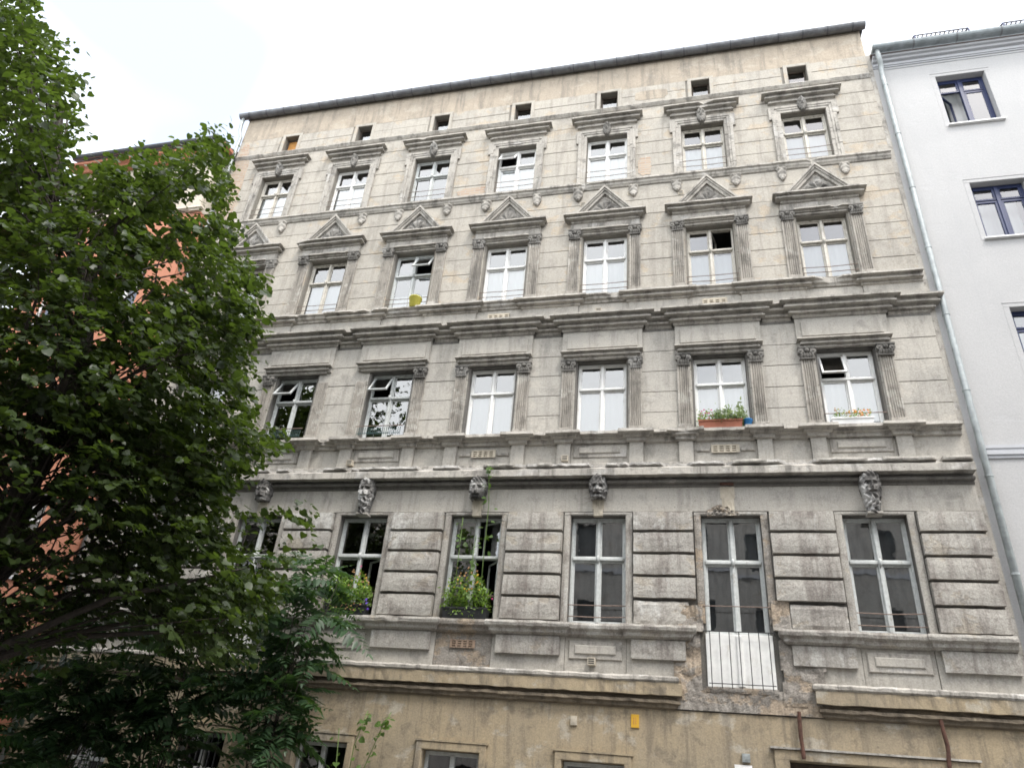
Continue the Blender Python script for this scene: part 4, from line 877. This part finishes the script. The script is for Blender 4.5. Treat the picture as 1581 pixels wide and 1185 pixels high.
def in_poly(px, py, poly):
    ins = np.zeros(len(px), bool); n_ = len(poly)
    for i in range(n_):
        x1, y1 = poly[i]; x2, y2 = poly[(i+1) % n_]
        c_ = ((y1 > py) != (y2 > py)) & (px < (x2-x1)*(py-y1)/(y2-y1+1e-9)+x1); ins ^= c_
    return ins
def px_np(P):
    d = P-np.array(CAM); z = d@np.array(FWD); return 790.5+F_PX*(d@np.array(r2))/z, 592.5-F_PX*(d@np.array(u2))/z

# ------------------------------------------------------------------ the linden
TB = np.array((-4.9, -5.6, 0.0))
tree = tag(empty('linden_tree', tuple(TB)), 'large leafy linden tree with dense dark green crown in front of the red house', 'tree')
# crown outline as it reads against the houses, used to shape the crown volume
POLY = [(-400, -400), (60, -400), (62, 0), (75, 18), (60, 45), (100, 62), (118, 82), (136, 140), (118, 170), (128, 205), (100, 232), (112, 275), (128, 268), (165, 252), (205, 238), (250, 240), (300, 222), (345, 190), (358, 200), (345, 225), (366, 300), (345, 330), (372, 352), (352, 385), (382, 400), (418, 442), (398, 462), (415, 505), (380, 540), (400, 560), (380, 590), (396, 612), (382, 640), (458, 688), (400, 708), (372, 742), (345, 765), (350, 800), (420, 790), (480, 780), (488, 800), (470, 830), (484, 845), (430, 870), (440, 920), (400, 960), (395, 1020), (300, 1030), (180, 1020), (120, 1190), (-400, 1400)]
ELL = [((-5.0, -5.4, 9.0), (3.6, 2.2, 4.4)), ((-7.2, -6.0, 12.6), (2.8, 2.0, 4.2)), ((-3.6, -4.6, 6.6), (2.9, 1.8, 2.9)), ((-6.2, -5.8, 5.0), (3.2, 2.0, 3.0)), ((-4.6, -4.9, 11.0), (2.6, 1.8, 2.8)), ((-2.9, -4.0, 4.9), (2.4, 1.6, 1.8)), ((-7.4, -6.2, 13.0), (2.4, 1.8, 3.6))]
GAPS = [(300, 318, 30, 19), (245, 352, 22, 14), (255, 420, 35, 22), (210, 455, 22, 16), (62, 478, 19, 16), (95, 590, 24, 22), (198, 575, 33, 13), (85, 715, 29, 19), (60, 790, 26, 29), (118, 830, 26, 29), (10, 740, 14, 29), (12, 900, 16, 29), (150, 520, 19, 13), (105, 390, 17, 10), (195, 250, 14, 7), (120, 1060, 36, 29), (60, 1080, 22, 29), (300, 880, 29, 17), (402, 828, 46, 36)]
clumps = []
tries = 0
while len(clumps) < 275 and tries < 20000:
    tries += 1
    (c_, r_) = ELL[rng.integers(len(ELL))]; d = rng.normal(size=3); d /= np.linalg.norm(d); rr = rng.uniform(.25, 1)**.45
    p = np.array(c_)+np.array(r_)*d*rr
    if p[2] < 2.6: continue
    a, b_ = px_np(p[None]);
    if not in_poly(a+12, b_, POLY)[0]: continue
    if any(((a[0]-gx)/(gw+10))**2+((b_[0]-gy)/(gh+10))**2 < 1 for gx, gy, gw, gh in GAPS): continue
    if any(np.linalg.norm(p-q) < .60 for q in clumps): continue
    clumps.append(p)
clumps = np.array(clumps)
P, D, N, S = [], [], [], []
tw = MB()
for cpt in clumps:
    outw = cpt-np.array((-5.2, -5.4, cpt[2]-.5)); outw /= np.linalg.norm(outw)
    for q in range(rng.integers(26, 40)):
        sp0 = cpt+rng.normal(size=3)*np.array((.42, .42, .30))
        sd_ = outw*.9+rng.normal(size=3)*.65; sd_[2] = sd_[2]*.5-.12; sd_ /= np.linalg.norm(sd_); L = rng.uniform(.28, .55); nl = rng.integers(8, 14)
        side = np.cross(sd_, (0, 0, 1)); side /= np.linalg.norm(side)
        for k in range(nl):
            t = k/nl; pt = sp0+sd_*L*t+np.array((0, 0, -.10*t*t)); s_ = 1 if k % 2 else -1
            dd = sd_*.55+side*s_*rng.uniform(.5, 1)+np.array((0, 0, rng.uniform(-.75, -.05)))
            P.append(pt+side*s_*.02); D.append(dd); N.append(np.array((0, 0, 1))+outw*.35+rng.normal(size=3)*.5); S.append(.05+.085*rng.uniform()**1.3)
P, D, N, S = map(np.array, (P, D, N, S))
u_, v_ = px_np(P); keep = in_poly(u_+rng.normal(size=len(P))*9, v_+rng.normal(size=len(P))*9, POLY)
gd = np.min([((u_-gx)/gw)**2+((v_-gy)/gh)**2 for gx, gy, gw, gh in GAPS], axis=0)
keep &= ~((v_ < 330) & (u_ < 150) & (rng.uniform(size=len(P)) < .42))
keep &= (gd > 1) | (rng.uniform(size=len(P)) < .22*np.clip(gd*2, 0.25, 1))
P, D, N, S = P[keep], D[keep], N[keep], S[keep]
crown = tag(empty('crown', (0, 0, 0), tree)); crown.matrix_parent_inverse = Matrix.Translation(tuple(-TB))
# largest-in-view leaves as pieces of their own
dist = np.linalg.norm(P-np.array(CAM), axis=1); u_, v_ = px_np(P); vis = (u_ > 5) & (u_ < 1575) & (v_ > 5) & (v_ < 1180)
score = dist/S; score[~vis] = 1e9; pick = np.argsort(score)[:280]; rest = np.ones(len(P), bool); rest[pick] = False
fol = leaf_cloud('foliage', 'linden_leaf', P[rest], D[rest], N[rest], S[rest], 'linden', crown); tag(fol, kind='stuff')
one = leaf_cloud('leaf', 'linden_leaf', np.zeros((1, 3)), np.array([[0, 1., 0]]), np.array([[0, 0, 1.]]), np.ones(1), 'linden', crown)
first = True
for i in pick:
    y_ = Vector(D[i]).normalized(); x_ = y_.cross(Vector(N[i])).normalized(); z_ = x_.cross(y_)
    mt_ = Matrix((x_, y_, z_)).transposed().to_4x4()@Matrix.Scale(S[i], 4); mt_.translation = Vector(P[i])
    o = one if first else one.copy()
    if not first: col.objects.link(o)
    o.parent = crown; o.matrix_basis = mt_; first = False
# trunk and limbs
mb = MB(); tp = [(-4.9, -5.6, 0), (-4.95, -5.58, 1.2), (-4.85, -5.5, 2.6), (-4.9, -5.45, 4.5), (-5.0, -5.4, 7.0), (-5.4, -5.4, 8.3), (-6.1, -5.6, 9.4), (-7.0, -5.9, 10.6)]
mb.tube(tp, [.26, .21, .19, .17, .14, .10, .06, .02], 12); t_ = mb.build('trunk', 'bark', tree, True); t_.matrix_parent_inverse = Matrix.Translation(tuple(-TB))
mb = MB()
for cpt in clumps:
    z = min(10.2, max(2.4, cpt[2]-rng.uniform(.8, 2.6))); 
    zz = [q[2] for q in tp]; bx_ = np.array([np.interp(z, zz, [q[0] for q in tp]), np.interp(z, zz, [q[1] for q in tp]), z])
    m1 = bx_*.55+cpt*.45+rng.normal(size=3)*.22+np.array((0, 0, .25)); m2 = bx_*.25+cpt*.75+rng.normal(size=3)*.18+np.array((0, 0, .2))
    qa, qb = px_np(np.array([m1, m2, cpt]))
    if not in_poly(qa+16, qb-16, POLY).all() or not in_poly(qa, qb, POLY).all(): continue
    L = np.linalg.norm(cpt-bx_); kf = 1.0 if rng.uniform() < .12 else .42
    mb.tube([bx_, m1, m2, cpt], [kf*(.012+.013*L), kf*(.010+.009*L), kf*(.008+.005*L), .005], 5, False)
mb_ = mb.build('limbs', 'bark', tree, True); mb_.matrix_parent_inverse = Matrix.Translation(tuple(-TB))

def tree_copy(loc, rz, label, sc=1.0):
    r = tree.copy(); col.objects.link(r); r.location = loc; r.rotation_euler = (0, 0, rz); r.scale = (sc,)*3; tag(r, label)
    cr = crown.copy(); col.objects.link(cr); cr.parent = r
    f = fol.copy(); col.objects.link(f); f.parent = cr
    for src in (t_, mb_):
        c_ = src.copy(); col.objects.link(c_); c_.parent = r
    return r
tree_copy((-12.0, -18.2, 0), 1.0, 'linden across the street mirrored in the darker panes', .9)

# ------------------------------------------------------------------ ailanthus thickets by the wall
def frond_mesh(L, n_, seed):
    rs = np.random.default_rng(seed); P, D, N, S = [], [], [], []; stem = []
    for k in range(n_):
        t = (k+1.5)/(n_+1); pt = np.array((0, L*t, -.32*L*t*t)); stem.append(pt)
        for s in (-1, 1):
            P.append(pt); D.append(np.array((s*1.0, .38+rs.normal()*.08, -.35+rs.normal()*.12))); N.append(np.array((0, 0, 1))+rs.normal(size=3)*.15); S.append(L*.23*math.sin(math.pi*min(.92, t*.82+.12))*1.1)
    P.append(stem[-1]); D.append(np.array((0, 1, -.5))); N.append(np.array((0, 0, 1.))); S.append(L*.13)
    o = leaf_cloud('frond', 'ailanthus_leaf', np.array(P), np.array(D), np.array(N), np.array(S), 'narrow'); o.hide_render = False
    return o
fr_protos = [frond_mesh(.80, 10, 1), frond_mesh(.95, 12, 2), frond_mesh(.65, 9, 3)]
def thicket(name, loc, stems, label, nfr, zlo, zhi, spread, seed):
    rs = np.random.default_rng(seed); root = tag(empty(name, loc), label, 'shrub', 'leafy shrubs growing along the base of the grey house')
    for k in range(stems):
        a = rs.uniform(0, 2*math.pi); rr = rs.uniform(.1, spread); h = rs.uniform(zlo+.4*(zhi-zlo), zhi)
        tip = np.array((math.cos(a)*rr, math.sin(a)*rr*.6, h)); pts = [(tip[0]*t**1.5, tip[1]*t**1.5, h*t) for t in (0, .3, .6, .85, 1)]
        MB().tube(pts, [.014, .012, .010, .007, .004], 6).build('stem', 'bark', root, True)
        for q in range(nfr):
            t = rs.uniform(.42, 1.0); p = Vector((tip[0]*t**1.5, tip[1]*t**1.5, h*t)); pr = fr_protos[rs.integers(3)]
            c_ = pr.copy(); col.objects.link(c_); c_.parent = root; c_.location = p; c_.rotation_euler = (rs.uniform(-.55, .75), rs.uniform(-.6, .6), rs.uniform(0, 2*math.pi)); s_ = rs.uniform(.8, 1.25); c_.scale = (s_,)*3
    return root
thicket('ailanthus_shrub', (-2.75, -1.3, 0), 10, 'ailanthus shrub with long feathery leaves below the dark flower box', 20, 2.6, 5.6, 1.25, 5)
thicket('ailanthus_shrub', (-4.3, -1.7, 0), 10, 'ailanthus shrub before the french door railing and its white panel', 20, 2.0, 4.9, 1.4, 6)
thicket('ailanthus_shrub', (-6.0, -2.0, 0), 9, 'ailanthus shrub before the barred ground-floor window', 20, 1.6, 4.4, 1.4, 8)
thicket('ailanthus_shrub', (-7.8, -2.2, 0), 9, 'ailanthus shrub at the house corner in the shade under the linden', 20, 1.6, 4.4, 1.5, 9)
for pr in fr_protos: bpy.data.objects.remove(pr)
def vine(name, loc, label, pts, n_, spread, size, group=None, mat='vine_leaf', seed=1, cat='climber'):
    rs = np.random.default_rng(seed); root = tag(empty(name, loc), label, cat, group); P, D, N, S = [], [], [], []
    for line in pts:
        MB().tube(line, .008, 5).build('stem', 'stem_green', root, True)
        L = [np.array(q, float) for q in line]
        for k in range(n_):
            t = rs.uniform(0.05, 1)*(len(L)-1); i = min(int(t), len(L)-2); p = L[i]+(L[i+1]-L[i])*(t-i)
            d = rs.normal(size=3); d[2] = -abs(d[2])*.6; P.append(p+d*spread*.4); D.append(d); N.append(np.array((0, -.7, .8))+rs.normal(size=3)*.4); S.append(size*rs.uniform(.6, 1.2))
    tag(leaf_cloud('foliage', mat, np.array(P), np.array(D), np.array(N), np.array(S), 'linden', root), kind='stuff'); return root
vine('sapling', (-1.75, -.35, 0), 'thin pale sapling with small leaves beside the ground-floor window surround', [[(0, 0, 0), (.1, 0, 1.2), (.15, -.05, 2.2), (.32, -.1, 2.75)], [(0, 0, .8), (-.1, 0, 1.6), (-.18, -.05, 2.45)], [(.1, 0, 1.2), (.4, -.05, 1.9), (.62, -.1, 2.5), (.75, -.1, 2.75)]], 30, .12, .10, seed=4, cat='sapling')

# ------------------------------------------------------------------ things on the sills
def trough(L, W, H, mat, loc, name, lab, cat='planter', group='flower boxes on the window sills'):
    root = tag(empty(name, loc), lab, cat, group); mb = MB(); t = .015; a = .85
    v = []
    for (sx_, z) in ((a, 0), (1, H)):
        for x, y in ((-1, -1), (1, -1), (1, 1), (-1, 1)): v.append((x*L/2*(1-(1-sx_)*.25), y*W/2*sx_, z))
    for x, y in ((-1, -1), (1, -1), (1, 1), (-1, 1)): v.append((x*(L/2-t), y*(W/2-t), H))
    for x, y in ((-1, -1), (1, -1), (1, 1), (-1, 1)): v.append((x*(L/2-t), y*(W/2-t), H-.03))
    mb.v = v; mb.f = [(3, 2, 1, 0)]+[(k, (k+1) % 4, 4+(k+1) % 4, 4+k) for k in range(4)]+[(4+k, 4+(k+1) % 4, 8+(k+1) % 4, 8+k) for k in range(4)]+[(8+k, 8+(k+1) % 4, 12+(k+1) % 4, 12+k) for k in range(4)]
    mb.box(-L/2-.008, L/2+.008, -W/2-.01, -W/2+.002, H-.03, H+.004); mb.build('box', mat, root)
    MB().box(-L/2+t, L/2-t, -W/2+t, W/2-t, H-.06, H-.028).build('soil', 'soil', root); return root
def bush(root, x0, x1, z0, h, n_, mat, size, seed, wild=.4, name='foliage', kind='narrow', dep=.09):
    rs = np.random.default_rng(seed); P, D, N, S = [], [], [], []
    for k in range(n_):
        x = rs.uniform(x0, x1); t = rs.uniform(0, 1); hh = h*(.55+.45*math.sin((x-x0)/(x1-x0)*math.pi*2.2+seed)**2)
        P.append((x+rs.normal()*.02, rs.normal()*dep*(.6+t), z0+hh*t**.8)); d = rs.normal(size=3)*wild; d[2] += .6-.9*rs.uniform(); D.append(d); N.append(rs.normal(size=3)); S.append(size*rs.uniform(.6, 1.3))
    tag(leaf_cloud(name, mat, np.array(P), np.array(D), np.array(N), np.array(S), kind, root), kind='stuff')
def blossoms(root, mat, pts, r, name='blossom'):
    for (x, y, z) in pts:
        mb = MB(); nrm = Vector((random.uniform(-.5, .5), -1, random.uniform(-.1, .5))).normalized(); a = nrm.orthogonal().normalized(); b_ = nrm.cross(a); c_ = Vector((x, y, z)); mb.v.append(tuple(c_-nrm*-.006))
        for k in range(10):
            t = 2*math.pi*k/10; rr = r*(1 if k % 2 else .62); mb.v.append(tuple(c_+(a*math.cos(t)+b_*math.sin(t))*rr+nrm*.008))
        mb.v.append(tuple(c_-nrm*.012)); mb.f = [(0, 1+k, 1+(k+1) % 10) for k in range(10)]+[(11, 1+(k+1) % 10, 1+k) for k in range(10)]; mb.build(name, mat, root)
rs_ = random.Random(3)
def spread_pts(n_, x0, x1, z0, z1, y=-.08): return [(rs_.uniform(x0, x1), y+rs_.uniform(-.05, .05), rs_.uniform(z0, z1)) for _ in range(n_)]
# row 2, sixth bay
S2 = 8.135
t1 = trough(.82, .18, .17, 'terracotta', (C[5]-.06, -.09, S2), 'planter', 'long terracotta flower box with pink flowers and grey-green herb on a sill')
bush(t1, -.42, -.06, .13, .24, 420, 'planter_leaf', .05, 1); bush(t1, -.08, .48, .13, .30, 900, 'grey_leaf', .075, 2, .7)
blossoms(t1, 'petal_pink', spread_pts(16, -.38, -.1, .22, .40, -.06), .022)
bp_ = tag(empty('flower_pot', (C[5]+.45, -.10, S2)), 'small bright blue pot standing beside the terracotta flower box', 'pot')
mb = MB(); mb.tube([(0, 0, 0), (0, 0, .15), (0, 0, .151), (0, 0, .18)], [.06, .078, .088, .09], 16, False); mb.f.append(tuple(range(15, -1, -1))); mb.build('pot', 'blue_plastic', bp_, True)
MB().tube([(0, 0, .14), (0, 0, .15)], .076, 16).build('soil', 'soil', bp_)
# row 2, seventh bay
t2 = trough(.72, .16, .14, 'white_plastic', (C[6]-.10, -.09, S2), 'planter', 'white flower box with orange flowers on a sill beside the white house')
bush(t2, -.3, .32, .12, .15, 360, 'planter_leaf', .045, 4); blossoms(t2, 'petal_orange', spread_pts(34, -.05, .33, .17, .29, -.05), .020); blossoms(t2, 'petal_dry', spread_pts(14, -.32, -.05, .2, .34, -.03), .016)
# row 1, third and fourth bays (dark boxes)
S1 = 4.41
t3 = trough(.86, .20, .20, 'black_plastic', (C[2]+.02, -.06, S1), 'planter', 'dark flower box of wild grass and violet flowers above the ailanthus leaves')
bush(t3, -.46, .44, .16, .66, 850, 'planter_leaf', .085, 6, .7, dep=.10); bush(t3, -.40, .40, -.02, .2, 150, 'planter_leaf', .06, 7, .6)
blossoms(t3, 'petal_yellow', spread_pts(7, -.5, .4, .25, .75), .024); blossoms(t3, 'petal_violet', spread_pts(8, .38, .48, .12, .32), .022); blossoms(t3, 'petal_dry', spread_pts(26, .0, .42, .5, .85), .020); blossoms(t3, 'petal_pink', [(.18, -.1, .92)], .028); blossoms(t3, 'petal_dry', spread_pts(18, -.3, .35, .08, .22, -.14), .022)
t4 = trough(.86, .20, .20, 'black_plastic', (C[3]+.0, -.06, S1), 'planter', 'dark flower box of orange and yellow flowers with tall climbing stems')
bush(t4, -.44, .42, .16, .62, 800, 'planter_leaf', .075, 9, .6, dep=.10); bush(t4, -.3, .3, .0, .2, 130, 'planter_leaf', .06, 10, .6)
blossoms(t4, 'petal_yellow', spread_pts(13, -.38, .36, .45, .8), .020); blossoms(t4, 'petal_orange', spread_pts(5, -.4, .3, .5, .9), .020); blossoms(t4, 'petal_dry', spread_pts(14, -.35, .2, .6, .95), .022); blossoms(t4, 'petal_pink', [(.52, -.12, .36)], .02)
vine('climbing_bean', (C[3], -.12, S1+.18), 'thin green climbing plant rising from the flower box past the stone head', [[(-.25, 0, 0), (-.24, -.02, .9), (-.25, 0, 1.75)], [(0.0, 0, 0), (.04, -.02, .8), (.06, 0, 1.4)], [(.27, 0, 0), (.26, -.03, 1.0), (.27, -.06, 2.0), (.26, -.26, 2.6), (.24, -.30, 2.72)]], 24, .12, .095, seed=11)
# bucket on the third-floor sill
bk_ = tag(empty('bucket', (C[2]+.28, -.10, 11.615)), 'pale yellow plastic bucket standing on a window sill', 'bucket')
mb = MB(); mb.tube([(0, 0, 0), (0, 0, .24), (0, 0, .241), (0, 0, .265)], [.115, .15, .16, .16], 20, False); mb.f.append(tuple(range(19, -1, -1))); mb.build('body', 'yellow_plastic', bk_, True)
MB().tube([(.155*math.cos(t), .0, .26+.13*math.sin(t)) for t in np.linspace(0, math.pi, 10)], .005, 5).build('handle', 'black_iron', bk_)
